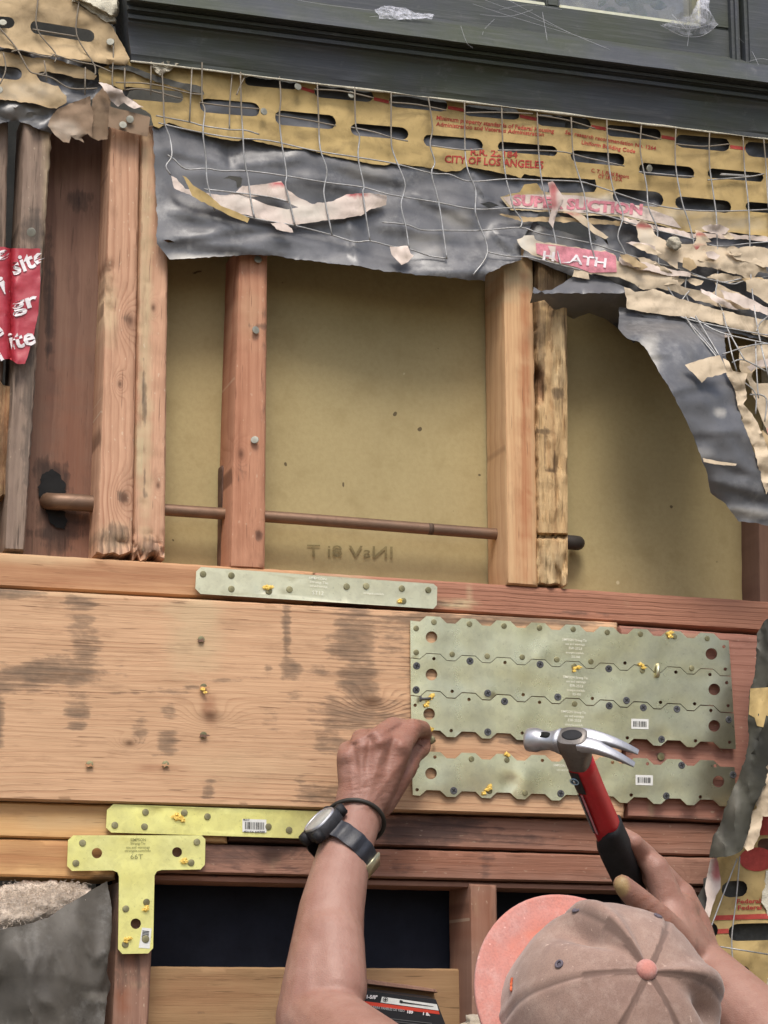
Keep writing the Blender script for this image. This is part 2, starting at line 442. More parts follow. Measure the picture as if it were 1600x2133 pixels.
def paper(name, base, alt, rough=0.85, bump=0.5, wr=38.0, dirt=(0.10, 0.075, 0.045), spec=0.2, dust=0.0):
    s = NT(name); c = s.coord()
    a = s.noise(c, 6.0, 4, 0.6); b = s.noise(c, wr, 5, 0.65, 0.6); f = s.noise(c, 600.0, 2, 0.6)
    col = s.mix(s.ramp(a, [(0.35, 0.0), (0.65, 1.0)]), base, alt)
    col = s.mix(s.ramp(b, [(0.50, 0.0), (0.78, 0.5)]), col, dirt)
    e_ = s.noise(c, 110.0, 4, 0.7); col = s.mix(s.ramp(e_, [(0.55, 0.0), (0.75, 0.4)]), col, tuple(v*.6 for v in alt))
    st = s.st()
    if dust:
        d1 = s.noise(c, 9.0, 5, 0.7); d2 = s.noise(c, 120.0, 4, 0.7)
        col = s.mix(s.math('MULTIPLY', s.ramp(d1, [(0.48, 0.0), (0.7, dust)]), s.ramp(d2, [(0.42, 0.0), (0.7, 1.0)])), col, (0.36, 0.355, 0.34))
    col = s.mix(s.math('MULTIPLY', st[0], s.ramp(b, [(0.25, 0.5), (0.7, 1.0)])), col, dirt)  # channel 0: dirt, and on the felt the painted slot shade
    col = s.mix(s.math('MULTIPLY', st[1], s.ramp(b, [(0.25, 0.45), (0.6, 1.0)])), col, (0.62, 0.58, 0.5))
    col = s.mix(st[2], col, (0.42, 0.07, 0.08))
    n = s.bump(b, bump*.22, 0.003); n = s.bump(f, 0.12, 0.0006, n)
    return s.fin(col, rough, 0.0, n, spec)

def plain(name, col, rough=0.7, metallic=0.0, var=0.25, scale=30.0, bump=0.15, spec=0.3, bscale=None):
    s = NT(name); c = s.coord(); a = s.noise(c, scale, 5, 0.65); b = s.noise(c, bscale or scale*8, 3, 0.6)
    cc = s.mix(s.ramp(a, [(0.3, 0.0), (0.75, 1.0)]), tuple(min(1, v*(1+var*.5)) for v in col), tuple(v*(1-var) for v in col))
    cc = s.mix(s.ramp(b, [(0.55, 0.0), (0.8, var)]), cc, tuple(v*.55 for v in col))
    return s.fin(cc, s.math('ADD', s.math('MULTIPLY', a, 0.2), rough-.1), metallic, s.bump(s.math('ADD', a, b), bump, 0.001), spec)

M = {}
M['beam'] = W('beam', 'planed_fir_light', 'X', (0.60, 0.38, 0.225), (0.33, 0.165, 0.085), 190, 3.4, specks=0.0, bump=0.4)
M['beam_red'] = W('beam_red', 'fir_redwood', 'X', (0.37, 0.18, 0.13), (0.22, 0.09, 0.06), 150, 3.0, specks=0.25)
M['plate_light'] = W('plate_light', 'fir_plate', 'X', (0.55, 0.32, 0.17), (0.36, 0.16, 0.075), 60, 5.0)
M['plate_red'] = W('plate_red', 'redwood_plate', 'X', (0.40, 0.19, 0.12), (0.21, 0.085, 0.05), 170, 5.0, bump=0.8)
M['new_pine'] = W('new_pine', 'new_pine', 'X', (0.62, 0.38, 0.17), (0.5, 0.25, 0.10), 45, 5.0)
M['header'] = W('header', 'old_header', 'X', (0.31, 0.165, 0.115), (0.17, 0.08, 0.055), 120, 4.0, stain=(0.03, 0.026, 0.028), specks=0.15, bump=0.6)
M['block'] = W('block', 'blocking', 'X', (0.36, 0.225, 0.115), (0.25, 0.14, 0.068), 60, 8.0)
M['stud'] = W('stud', 'fir_stud', 'Z', (0.58, 0.345, 0.22), (0.33, 0.155, 0.088), 120, 1.2, specks=0.35)
M['stud_red'] = W('stud_red', 'redwood_stud', 'Z', (0.50, 0.25, 0.15), (0.32, 0.13, 0.072), 80, 3.5, specks=0.2)
M['stud_two'] = W('stud_two', 'two_tone_stud', 'Z', (0.62, 0.40, 0.215), (0.40, 0.19, 0.085), 200, 1.2, red=(0.36, 0.13, 0.055))
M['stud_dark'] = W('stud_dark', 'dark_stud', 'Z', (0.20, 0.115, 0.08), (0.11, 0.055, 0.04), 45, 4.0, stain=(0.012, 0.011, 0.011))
M['stud_grey'] = W('stud_grey', 'weathered_stud', 'Z', (0.28, 0.205, 0.155), (0.16, 0.11, 0.085), 60, 3.0, rot=0.5, specks=0.2)
M['rotten'] = W('rotten', 'rotten_wood', 'Z', (0.56, 0.39, 0.20), (0.31, 0.17, 0.075), 60, 3.0, rot=1.0, stain=(0.05, 0.028, 0.018))
M['stud_low'] = W('stud_low', 'low_stud', 'Z', (0.33, 0.19, 0.135), (0.19, 0.095, 0.065), 70, 4.0, specks=0.3)
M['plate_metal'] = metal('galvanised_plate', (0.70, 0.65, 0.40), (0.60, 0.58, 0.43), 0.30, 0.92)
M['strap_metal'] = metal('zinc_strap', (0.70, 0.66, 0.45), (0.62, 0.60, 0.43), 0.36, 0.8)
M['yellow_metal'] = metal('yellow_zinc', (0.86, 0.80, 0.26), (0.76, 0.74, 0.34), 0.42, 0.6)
M['emboss'] = metal('embossed_letters', (0.85, 0.84, 0.70), (0.78, 0.77, 0.64), 0.5, 0.2)
M['emboss_dark'] = metal('stamped_letters', (0.34, 0.33, 0.12), (0.30, 0.30, 0.14), 0.55, 0.5)
M['nail'] = metal('nail_zinc', (0.30, 0.27, 0.13), (0.20, 0.19, 0.12), 0.5, 0.6, 0.9, 0.4)
M['screw'] = plain('black_screw', (0.10, 0.10, 0.105), 0.5, 0.3)
M['recess'] = plain('screw_recess', (0.008, 0.008, 0.008), 0.8)
M['plastic_yellow'] = plain('yellow_plastic', (0.80, 0.55, 0.12), 0.4, 0, 0.35, 200)
M['steel'] = metal('bright_steel', (0.50, 0.50, 0.52), (0.36, 0.36, 0.38), 0.42, 0.75, 1.0)
M['steel_dark'] = metal('forged_steel', (0.17, 0.15, 0.135), (0.26, 0.24, 0.22), 0.5, 0.7, 1.0, 0.5)
def wire_mat():
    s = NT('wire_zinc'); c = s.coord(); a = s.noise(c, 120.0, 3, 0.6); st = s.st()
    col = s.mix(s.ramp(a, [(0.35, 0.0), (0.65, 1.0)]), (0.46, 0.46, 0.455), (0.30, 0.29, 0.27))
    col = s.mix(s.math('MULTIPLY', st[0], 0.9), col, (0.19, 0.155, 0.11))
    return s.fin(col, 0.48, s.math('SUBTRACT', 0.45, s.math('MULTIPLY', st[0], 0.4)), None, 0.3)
M['wire'] = wire_mat()
M['wire_old'] = metal('wire_rusty', (0.32, 0.29, 0.24), (0.25, 0.20, 0.15), 0.6, 0.4)
M['washer'] = metal('old_nail_head', (0.33, 0.32, 0.26), (0.24, 0.24, 0.20), 0.55, 0.3)
M['kraft'] = paper('kraft_paper', (0.48, 0.35, 0.15), (0.41, 0.295, 0.13), bump=0.3)
M['kraft_pale'] = paper('torn_kraft', (0.63, 0.52, 0.38), (0.53, 0.42, 0.28), bump=0.5)
M['kraft_tan'] = paper('weathered_kraft', (0.53, 0.40, 0.235), (0.44, 0.315, 0.175), bump=0.4)
M['torn_white'] = paper('torn_paper', (0.70, 0.60, 0.54), (0.58, 0.47, 0.38), bump=0.5)
M['brown_paper'] = paper('brown_paper', (0.27, 0.19, 0.125), (0.20, 0.135, 0.09), bump=0.7)
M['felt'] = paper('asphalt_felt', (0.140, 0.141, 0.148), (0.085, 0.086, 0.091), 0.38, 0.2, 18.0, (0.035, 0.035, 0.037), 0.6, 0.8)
M['felt_flat'] = paper('asphalt_felt_old', (0.080, 0.078, 0.068), (0.055, 0.054, 0.048), 0.75, 0.8, 24.0, (0.02, 0.02, 0.02), 0.25, 0.6)
M['felt_dark'] = paper('aged_felt', (0.036, 0.036, 0.031), (0.090, 0.086, 0.060), 0.75, 0.3, 24.0, (0.016, 0.016, 0.015), 0.3, 0.25)
M['facing'] = paper('foil_facing', (0.105, 0.094, 0.078), (0.068, 0.061, 0.051), 0.62, 0.7, 20.0, (0.036, 0.032, 0.027), 0.35, 0.5)
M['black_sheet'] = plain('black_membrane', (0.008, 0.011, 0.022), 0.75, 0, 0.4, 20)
M['red_ink'] = plain('red_ink', (0.40, 0.06, 0.045), 0.8, 0, 0.3, 150)
M['pink_ink'] = plain('pink_ink', (0.64, 0.25, 0.29), 0.8, 0, 0.35, 120)
M['white_ink'] = plain('white_ink', (0.75, 0.7, 0.7), 0.7, 0, 0.2, 120)
M['red_wrap'] = paper('red_wrap', (0.42, 0.035, 0.05), (0.34, 0.03, 0.045), 0.4, 0.7, 45.0, (0.2, 0.02, 0.03), 0.5)
M['copper'] = metal('old_copper', (0.26, 0.155, 0.095), (0.15, 0.095, 0.065), 0.5, 0.5, 1.0, 0.3)
M['sill'] = None
M['black_rubber'] = plain('black_rubber', (0.018, 0.018, 0.02), 0.65, 0, 0.3, 60)
M['red_grip'] = plain('red_grip', (0.50, 0.022, 0.028), 0.42, 0, 0.18, 40, 0.1, 0.4)
M['black_label'] = plain('black_label', (0.02, 0.02, 0.022), 0.4)
M['label_white'] = plain('sticker_white', (0.68, 0.68, 0.64), 0.5, 0, 0.12, 90)
M['ink'] = plain('black_ink', (0.02, 0.02, 0.02), 0.6)
M['bar_red'] = plain('box_red', (0.55, 0.055, 0.03), 0.45)
M['stucco'] = plain('stucco', (0.62, 0.58, 0.46), 0.9, 0, 0.35, 60, 0.9)
M['mortar'] = plain('mortar_crumbs', (0.44, 0.40, 0.31), 0.95, 0, 0.5, 90, 1.0)

def felt_dusty():
    pass
def drywall_mat():
    s = NT('gypsum_back_paper'); c = s.coord()
    a = s.noise(c, 3.0, 4, 0.55); b = s.noise(c, 170.0, 4, 0.7); d = s.noise(c, 28.0, 4, 0.6); sp = s.noise(c, 75.0, 1, 0.4); w = s.noise(c, 60.0, 1, 0.4)
    col = s.mix(s.ramp(a, [(0.35, 0.0), (0.7, 1.0)]), (0.40, 0.325, 0.165), (0.345, 0.275, 0.14))
    col = s.mix(s.ramp(b, [(0.3, 0.35), (0.6, 0.0)]), col, (0.28, 0.215, 0.105))
    col = s.mix(s.ramp(d, [(0.52, 0.0), (0.75, 0.5)]), col, (0.29, 0.225, 0.105)); g2 = s.noise(c, 7.0, 6, 0.72); col = s.mix(s.ramp(g2, [(0.52, 0.0), (0.72, 0.25)]), col, (0.25, 0.195, 0.09))
    col = s.mix(s.ramp(sp, [(0.795, 0.0), (0.815, 0.8)]), col, (0.06, 0.04, 0.025))
    col = s.mix(s.ramp(w, [(0.81, 0.0), (0.83, 0.7)]), col, (0.6, 0.52, 0.33))
    return s.fin(col, 0.88, 0.0, s.bump(b, 0.25, 0.0008), 0.2)
M['drywall'] = drywall_mat()
def sill_mat(name, base=(0.054, 0.059, 0.066), green=(0.050, 0.058, 0.038)):
    s = NT(name); c = s.coord(); x = s.xyz(c)
    g = s.noise(s.vec(s.math('MULTIPLY', x[0], 14.0), s.math('MULTIPLY', x[1], 260.0), s.math('MULTIPLY', x[2], 260.0)), 1.0, 4, 0.65)
    a = s.noise(c, 7.0, 4, 0.6); d = s.noise(c, 45.0, 5, 0.7)
    col = s.mix(s.ramp(a, [(0.4, 0.0), (0.65, 1.0)]), base, green)
    col = s.mix(s.ramp(g, [(0.52, 0.0), (0.8, 0.55)]), col, (0.13, 0.13, 0.13))
    col = s.mix(s.ramp(d, [(0.60, 0.0), (0.78, 0.5)]), col, (0.16, 0.16, 0.155))
    col = s.mix(s.ramp(g, [(0.2, 0.7), (0.38, 0.0)]), col, (0.016, 0.016, 0.016))
    return s.fin(col, s.math('ADD', s.math('MULTIPLY', d, 0.4), 0.33), 0.0, s.bump(s.math('ADD', g, s.math('MULTIPLY', d, .5)), 0.5, 0.0009), 0.4)
M['sill'] = sill_mat('black_painted_wood')
def skin_mat():
    s = NT('skin'); c = s.coord(); st = s.st()
    a = s.noise(c, 22.0, 4, 0.6); b = s.noise(c, 160.0, 4, 0.7); w = s.voro(c, 650.0); f = s.noise(c, 60.0, 5, 0.7)
    x = s.xyz(c)
    wrk = s.noise(s.vec(s.math('MULTIPLY', x[0], 70.0), s.math('MULTIPLY', x[1], 70.0), s.math('MULTIPLY', x[2], 420.0)), 1.0, 3, 0.6)
    col = s.mix(s.ramp(a, [(0.35, 0.0), (0.65, 1.0)]), (0.35, 0.20, 0.155), (0.275, 0.138, 0.102))
    col = s.mix(s.ramp(b, [(0.5, 0.0), (0.8, 0.4)]), col, (0.27, 0.12, 0.09))
    col = s.mix(s.ramp(f, [(0.62, 0.0), (0.8, 0.35)]), col, (0.52, 0.34, 0.27))
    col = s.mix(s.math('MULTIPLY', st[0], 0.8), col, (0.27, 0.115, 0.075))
    col = s.mix(st[1], col, (0.40, 0.29, 0.12))
    col = s.mix(s.math('MULTIPLY', st[0], s.ramp(wrk, [(0.3, 0.5), (0.5, 0.0)])), col, (0.16, 0.07, 0.05))
    h = s.math('ADD', s.math('MULTIPLY', w, 0.5), s.math('MULTIPLY', b, 0.8))
    n = s.bump(h, 0.5, 0.0008)
    n = s.bump(s.math('MULTIPLY', wrk, s.math('ADD', st[0], 0.12)), 0.55, 0.0012, n)
    s.b.inputs['Subsurface Weight'].default_value = 0.12
    s.b.inputs['Subsurface Radius'].default_value = (0.008, 0.003, 0.002)
    s.b.inputs['Subsurface Scale'].default_value = 0.6
    return s.fin(col, 0.5, 0.0, n, 0.4)
M['skin'] = skin_mat()
def cloth_mat(name, a_, b_, dust, scale=900.0):
    s = NT(name); c = s.coord()
    a = s.noise(c, 16.0, 5, 0.65); b = s.noise(c, 60.0, 5, 0.75); w = s.noise(c, scale, 2, 0.6); st = s.st()
    col = s.mix(s.ramp(a, [(0.35, 0.0), (0.65, 1.0)]), a_, b_)
    col = s.mix(s.ramp(b, [(0.48, 0.0), (0.75, 0.6)]), col, dust)
    sp = s.noise(c, 170.0, 2, 0.5)
    col = s.mix(s.ramp(sp, [(0.70, 0.0), (0.76, 0.6)]), col, tuple(min(1, v*1.5) for v in dust))
    col = s.mix(s.ramp(w, [(0.3, 0.35), (0.55, 0.0)]), col, tuple(v*.6 for v in b_))
    col = s.mix(st[0], col, (0.62, 0.20, 0.13)); col = s.mix(st[1], col, tuple(v*.55 for v in b_))
    s.b.inputs['Sheen Weight'].default_value = 0.25
    n = s.bump(w, 0.35, 0.0006); n = s.bump(b, 0.25, 0.0015, n)
    return s.fin(col, 0.92, 0.0, n, 0.12)
M['cap'] = cloth_mat('cap_cloth', (0.35, 0.235, 0.185), (0.25, 0.16, 0.128), (0.45, 0.335, 0.275))
M['brim'] = cloth_mat('cap_brim', (0.56, 0.215, 0.165), (0.47, 0.235, 0.205), (0.58, 0.38, 0.34), 500.0)
M['shirt'] = cloth_mat('shirt_cloth', (0.10, 0.11, 0.13), (0.08, 0.09, 0.1), (0.15, 0.15, 0.16))
M['trousers'] = cloth_mat('trouser_cloth', (0.07, 0.08, 0.12), (0.05, 0.06, 0.09), (0.1, 0.1, 0.12))
M['rag'] = cloth_mat('rag_cloth', (0.5, 0.43, 0.33), (0.4, 0.33, 0.24), (0.55, 0.5, 0.42))
M['thread'] = plain('orange_thread', (0.75, 0.18, 0.08), 0.8)
M['dark_thread'] = plain('eyelet_thread', (0.13, 0.11, 0.13), 0.9)
M['wool'] = plain('glass_wool', (0.64, 0.54, 0.44), 0.95, 0, 0.3, 40, 0.4)
def web_mat():
    s = NT('cobweb'); c = s.coord(); a = s.noise(c, 55.0, 6, 0.75); b = s.noise(c, 190.0, 3, 0.7)
    al = s.math('MULTIPLY', s.ramp(a, [(0.38, 0.05), (0.66, 0.85)]), s.ramp(b, [(0.35, 0.3), (0.6, 1.0)]))
    return s.fin((0.62, 0.63, 0.68), 0.9, 0.0, None, 0.1, al)
M['web'] = web_mat()
M['silk'] = plain('web_silk', (0.6, 0.6, 0.63), 0.8)
def glass_mat():
    s = NT('window_glass'); c = s.coord(); d = s.noise(c, 40.0, 5, 0.7)
    g = s.n('ShaderNodeBsdfGlass'); g.inputs['IOR'].default_value = 1.45; g.inputs['Roughness'].default_value = 0.03
    t = s.n('ShaderNodeBsdfTransparent'); gl = s.n('ShaderNodeBsdfGlossy'); gl.inputs['Roughness'].default_value = 0.05
    fr = s.n('ShaderNodeFresnel'); fr.inputs['IOR'].default_value = 1.6
    mx = s.n('ShaderNodeMixShader'); s.l(fr.outputs[0], mx.inputs[0]); s.l(t.outputs[0], mx.inputs[1]); s.l(gl.outputs[0], mx.inputs[2])
    df = s.n('ShaderNodeBsdfDiffuse'); df.inputs[0].default_value = (0.45, 0.46, 0.42, 1)
    m2 = s.n('ShaderNodeMixShader'); s.l(s.ramp(d, [(0.4, 0.06), (0.8, 0.4)]), m2.inputs[0]); s.l(mx.outputs[0], m2.inputs[1]); s.l(df.outputs[0], m2.inputs[2])
    s.l(m2.outputs[0], s.out.inputs[0]); s.t.nodes.remove(s.b); return s.m
M['glass'] = glass_mat()
M['leaf'] = plain('leaf', (0.10, 0.16, 0.05), 0.5, 0, 0.4, 40)
M['room'] = plain('room_wall', (0.22, 0.21, 0.18), 0.9)
M['soil'] = plain('soil', (0.16, 0.13, 0.09), 0.95, 0, 0.5, 3, 0.5)
M['concrete'] = plain('foundation_concrete', (0.32, 0.31, 0.28), 0.9, 0, 0.3, 8, 0.5)

# ---- lettering: flat meshes that follow the surface they are printed on
TXT = {}
def text_mesh(s, bold=0.0):
    key = (s, bold)
    if key in TXT: return TXT[key]
    cu = bpy.data.curves.new('lettering', 'FONT'); cu.body = s; cu.size = 1.0; cu.offset = bold; cu.resolution_u = 2; cu.fill_mode = 'FRONT'
    ob = bpy.data.objects.new('lettering', cu); COL.objects.link(ob)
    bpy.context.view_layer.update()
    me = ob.evaluated_get(bpy.context.evaluated_depsgraph_get()).to_mesh()
    V = [(v.co.x, v.co.y) for v in me.vertices]; F = [tuple(p.vertices) for p in me.polygons]
    ob.evaluated_get(bpy.context.evaluated_depsgraph_get()).to_mesh_clear()
    bpy.data.objects.remove(ob, do_unlink=True); bpy.data.curves.remove(cu)
    xs = [v[0] for v in V]
    TXT[key] = ([((x-min(xs))/(max(xs)-min(xs)), y/0.7) for x, y in V], F)
    return TXT[key]
def lettering(s, p0, p1, h, yfn, mat, parent, name='lettering', bold=0.0, mirror=False, lift=0.0006, wear=None, up=None):
    V, F = text_mesh(s, bold); a, b = Vector(p0), Vector(p1); d = b-a
    u = Vector(up) if up else Vector((d.y, -d.x)).normalized()
    W = []
    for (x, y) in V:
        if mirror: x = 1-x
        q = a+d*x+u*(y*h)
        W.append(P(q.x, q.y, yfn(q.x, q.y)-lift))
    if wear:
        F = [f for f in F if wear(*( (a+d*(sum(V[i][0] for i in f)/len(f))+u*(h*sum(V[i][1] for i in f)/len(f))) ))]
    if mirror: F = [tuple(reversed(f)) for f in F]
    # face the camera
    f = F[0]
    if (W[f[1]]-W[f[0]]).cross(W[f[2]]-W[f[0]]).dot(FW) > 0: F = [tuple(reversed(f)) for f in F]
    return emit(name, W, F, mat, parent, False)
def patch(name, poly, yfn, mat, parent, lift=0.0005, step=9):
    pts, F = fill(densify(poly, step), (), step)
    V = [P(x, y, yfn(x, y)-lift) for x, y in pts]
    f = F[0]
    if (V[f[1]]-V[f[0]]).cross(V[f[2]]-V[f[0]]).dot(FW) > 0: F = [tuple(reversed(f)) for f in F]
    return emit(name, V, F, mat, parent, True)

# =================================================================== the setting
def rect3(name, x0, x1, y0, y1, z0, z1, mat, parent=None):
    b = MB(); b.box(((x0+x1)/2, (y0+y1)/2, (z0+z1)/2), (abs(x1-x0)/2, abs(y1-y0)/2, abs(z1-z0)/2))
    return b.emit(name, mat, parent, False)
g = MB(); g.add([(-120, -120, 0), (120, -120, 0), (120, 120, 0), (-120, 120, 0)], [(0, 1, 2, 3)])
tag(g.emit('ground', M['soil'], None, False), kind='structure')
tag(rect3('interior_wall', -3, 4, 0.60, 0.70, 0, 4.5, M['room']), kind='structure')
tag(rect3('foundation', -3, 4, 0.0, 0.25, 0, 0.45, M['concrete']), kind='structure')

YD = 0.066            # back of the wall board, seen from outside
dw = sheet('drywall', [(300, 500), (1640, 500), (1640, 1330), (300, 1330)], lambda x, y: YD+0.0012*nz(x*.006, y*.006, 2.0), M['drywall'], None, (), 26, 0.012, 0.0)
tag(dw, 'olive brown backs of the wall board panels seen between the open studs', 'drywall')
lettering('INsV 8i T', (640, 1159), (818, 1163), 25, lambda x, y: YD-0.0016, plain('faded_stamp', (0.235, 0.19, 0.09), 0.9, 0, 0.3, 160), dw, 'stamp', 0.004, mirror=True, lift=0.0006, up=(0, -1))

# =================================================================== timbers
def timber(label, cat, *a, group=None, **k):
    return tag(board(*a, **k), label, cat, group)
# --- upper row of studs, from left to right
timber('narrow splintered brown stud at the far left edge of the frame', 'stud', 'wall_stud', (-40, 250), (17, 250), (6, 800), (-40, 800), 0.02, 0.05, M['stud_grey'], rag={'b': 14})
timber('weathered grey brown stud at far left behind the red plastic wrap', 'stud', 'wall_stud', (50, 235), (112, 235), (52, 1148), (8, 1146), 0.004, 0.06, M['stud_grey'], amp=0.0014,
       rag={'r': 3}, paint=[(0, 62, 800, 16, 360, .55), (0, 70, 480, 22, 40, .8), (1, 100, 520, 9, 300, .5)])
timber('broken rotten splinter of stud at the left edge below the red wrap', 'stud', 'wall_stud', (-20, 770), (34, 800), (26, 1040), (-10, 1040), 0.018, 0.035, M['rotten'], rag={'t': 26, 'r': 9, 'b': 16}, amp=0.004,
       paint=[(0, 5, 960, 16, 120, .7), (2, 15, 900, 25, 130, .7)])
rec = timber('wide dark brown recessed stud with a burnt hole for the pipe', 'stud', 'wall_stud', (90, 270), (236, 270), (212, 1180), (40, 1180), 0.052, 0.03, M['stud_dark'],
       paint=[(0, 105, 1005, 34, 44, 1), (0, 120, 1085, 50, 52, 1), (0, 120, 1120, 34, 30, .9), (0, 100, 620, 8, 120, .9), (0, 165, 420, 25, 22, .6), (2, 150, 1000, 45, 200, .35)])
timber('fir stud with chipped edge, left one of the close pair right of the dark bay', 'stud', 'wall_stud', (229, 262), (291, 262), (275, 1166), (200, 1160), 0.0, 0.058, M['stud'], rag={'b': 15}, amp=0.001,
       bump=lambda x, y: 0.010*max(0, 1-((x-222-5*n1(y*.05, 1))/17)**2)*max(0, min(1, (y-540)/25))*max(0, min(1, (690-y)/40))*(0.6+.6*n1(x*.1, y*.06)) + (0.016*max(0, n1(x*.06, y*.05)+.1)*max(0, (y-1105)/50) if y > 1105 else 0),
       paint=[(1, 228, 640, 14, 60, .7), (0, 262, 665, 9, 14, .7), (0, 258, 1035, 11, 10, .8), (0, 240, 1120, 35, 30, .55), (1, 235, 1120, 30, 25, .5)])
timber('fir stud with a rotten lower end, right one of the close pair', 'stud', 'wall_stud', (295, 262), (352, 262), (343, 1168), (276, 1168), 0.002, 0.056, M['stud'], step=6, rag={'b': 20}, amp=0.0012,
       bump=lambda x, y: (0.012*max(0, n1(x*.11, y*.06)+.1+.4*n1(x*.3, y*.2))*min(1, max(0, (y-1095)/45))) + 0.004*max(0, n1(y*.03, x*.2)-.2)*(1 if x < 308 else 0),
       paint=[(1, 303, 700, 13, 430, .75), (0, 300, 820, 4, 60, .8), (0, 303, 1010, 3, 40, .7), (1, 292, 950, 10, 60, 1), (0, 310, 1140, 26, 22, .6)])
sc = timber('reddish stud standing alone before the wide board with two old nails', 'stud', 'wall_stud', (496, 515), (557, 515), (551, 1186), (477, 1182), 0.002, 0.062, M['stud_red'],
       paint=[(0, 542, 683, 20, 5, .95), (0, 527, 620, 3, 20, .5), (0, 548, 700, 4, 300, .5), (2, 500, 900, 14, 260, .4), (1, 520, 660, 25, 60, .25), (0, 505, 990, 10, 30, .4), (0, 541, 1115, 6, 8, .9)])
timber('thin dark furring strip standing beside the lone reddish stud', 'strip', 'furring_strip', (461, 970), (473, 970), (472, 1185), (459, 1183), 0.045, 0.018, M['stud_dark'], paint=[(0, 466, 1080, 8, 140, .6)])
timber('two tone yellow and red stud, planed, left of the rotten stud', 'stud', 'wall_stud', (1045, 500), (1108, 500), (1120, 1222), (1055, 1217), 0.0, 0.062, M['stud_two'],
       paint=[(1, 1078, 560, 45, 56, .9), (2, 1094, 900, 10, 330, .85), (2, 1080, 1080, 7, 180, .4), (0, 1096, 780, 6, 120, .25)])
def rotb(x, y):
    v = 0.0
    w = min(1, max(0, (y-620)/60))
    v += 0.010*w*max(0, n1(x*.055, y*.013, 3.3)+0.05)
    v += 0.014*max(0, 1-((x-1120)/14)**2)*math.exp(-((y-805)/38)**4)
    v += 0.012*max(0, 1-((y-1117-4*n1(x*.2, 0))/5)**2)
    v += 0.022*max(0, n1(x*.07, y*.018, 8)-.02)*min(1, max(0, (y-1130)/50))
    v += 0.005*abs(n1(x*.16, y*.02, 1.0))*w
    return v
timber('rotten yellow brown stud eaten away along its face', 'stud', 'wall_stud', (1116, 500), (1181, 500), (1183, 1224), (1118, 1222), -0.002, 0.06, M['rotten'], step=5, rag={'b': 9, 'l': 3}, amp=0.002, bump=rotb,
       paint=[(0, 1150, 560, 50, 85, 1), (0, 1126, 700, 10, 120, .7), (0, 1162, 820, 9, 10, 1), (0, 1150, 980, 16, 5, 1), (0, 1157, 968, 4, 22, 1), (0, 1130, 898, 14, 4, .9), (2, 1124, 810, 9, 40, .6), (1, 1165, 750, 12, 80, .5), (1, 1150, 1180, 25, 40, .5), (0, 1135, 940, 3, 60, .7)])
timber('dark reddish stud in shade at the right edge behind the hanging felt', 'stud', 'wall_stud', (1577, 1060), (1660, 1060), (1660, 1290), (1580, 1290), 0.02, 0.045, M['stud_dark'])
# --- sole plates
timber('light brown sole plate under the left studs', 'beam', 'sole_plate', (-60, 1148), (652, 1191), (652, 1256), (-60, 1219), 0.002, 0.085, M['plate_light'],
       paint=[(2, 220, 1195, 260, 22, .45), (2, 60, 1210, 160, 12, .4), (1, 100, 1165, 120, 10, .5)])
timber('rough red brown sole plate running right under the two tone stud', 'beam', 'sole_plate', (655, 1193), (1680, 1259), (1680, 1321), (655, 1256), 0.004, 0.085, M['plate_red'],
       paint=[(0, 800, 1255, 130, 14, .8), (1, 945, 1258, 36, 7, 1), (1, 1311, 1268, 3, 25, .8), (1, 979, 1240, 2, 26, .5), (0, 1200, 1280, 60, 6, .5), (1, 700, 1200, 60, 5, .5)])
# --- the deep beam and its neighbour
bm = timber('deep light fir beam with grey smudges across the middle of the wall', 'beam', 'wood_beam', (-60, 1223), (1287, 1297), (1302, 1703), (-60, 1664), -0.010, 0.09, M['beam'], step=8, rag={'r': 3},
       paint=[(0, 20, 1235, 60, 14, .85), (0, 165, 1258, 38, 14, .6), (0, 165, 1290, 34, 40, .5), (0, 110, 1400, 108, 26, .85), (0, 20, 1420, 90, 30, .6), (0, 175, 1365, 35, 60, .6), (0, 160, 1440, 36, 30, .35),
              (0, 165, 1483, 30, 16, .7), (0, 155, 1515, 24, 8, .8), (0, -5, 1500, 14, 60, .8),
              (0, 596, 1320, 9, 60, .75), (0, 605, 1395, 20, 20, .75), (0, 612, 1450, 22, 14, .5), (0, 560, 1395, 10, 12, .6), (0, 668, 1398, 22, 16, .55),
              (0, 735, 1330, 45, 70, .75), (0, 745, 1420, 45, 55, .72), (0, 730, 1490, 70, 45, .62), (0, 690, 1545, 40, 28, .55), (0, 790, 1500, 60, 40, .5), (0, 830, 1330, 60, 60, .38),
              (0, 345, 1545, 22, 30, .62), (0, 290, 1525, 18, 36, .42), (0, 350, 1480, 16, 20, .4), (0, 433, 1650, 14, 18, .8), (0, 680, 1655, 60, 20, .55), (0, 625, 1640, 12, 30, .4),
              (0, 1050, 1292, 260, 12, .85), (0, 900, 1290, 70, 16, .7), (0, 880, 1420, 50, 90, .35), (0, 1100, 1538, 60, 14, .7), (0, 930, 1530, 40, 12, .55),
              (1, 408, 1300, 54, 90, .55), (1, 500, 1600, 120, 30, .22), (1, 560, 1236, 500, 5, .6), (2, 436, 1480, 12, 24, .6), (2, 330, 1600, 50, 5, .5), (0, 560, 1500, 20, 30, .3), (2, 1000, 1570, 130, 16, .3),
              (0, 330, 1440, 110, 6, .38), (0, 480, 1415, 80, 5, .4), (0, 395, 1432, 20, 6, .6)])
timber('short reddish beam butted to the right end of the deep beam', 'beam', 'wood_beam', (1290, 1303), (1690, 1332), (1690, 1722), (1305, 1702), -0.004, 0.085, M['beam_red'],
       paint=[(0, 1400, 1307, 110, 6, .7), (1, 1410, 1330, 60, 4, .5), (0, 1376, 1576, 12, 12, .7), (1, 1355, 1690, 3, 30, .5), (0, 1450, 1705, 120, 5, .6), (0, 1310, 1560, 6, 22, .5), (2, 1345, 1550, 60, 20, .3)])
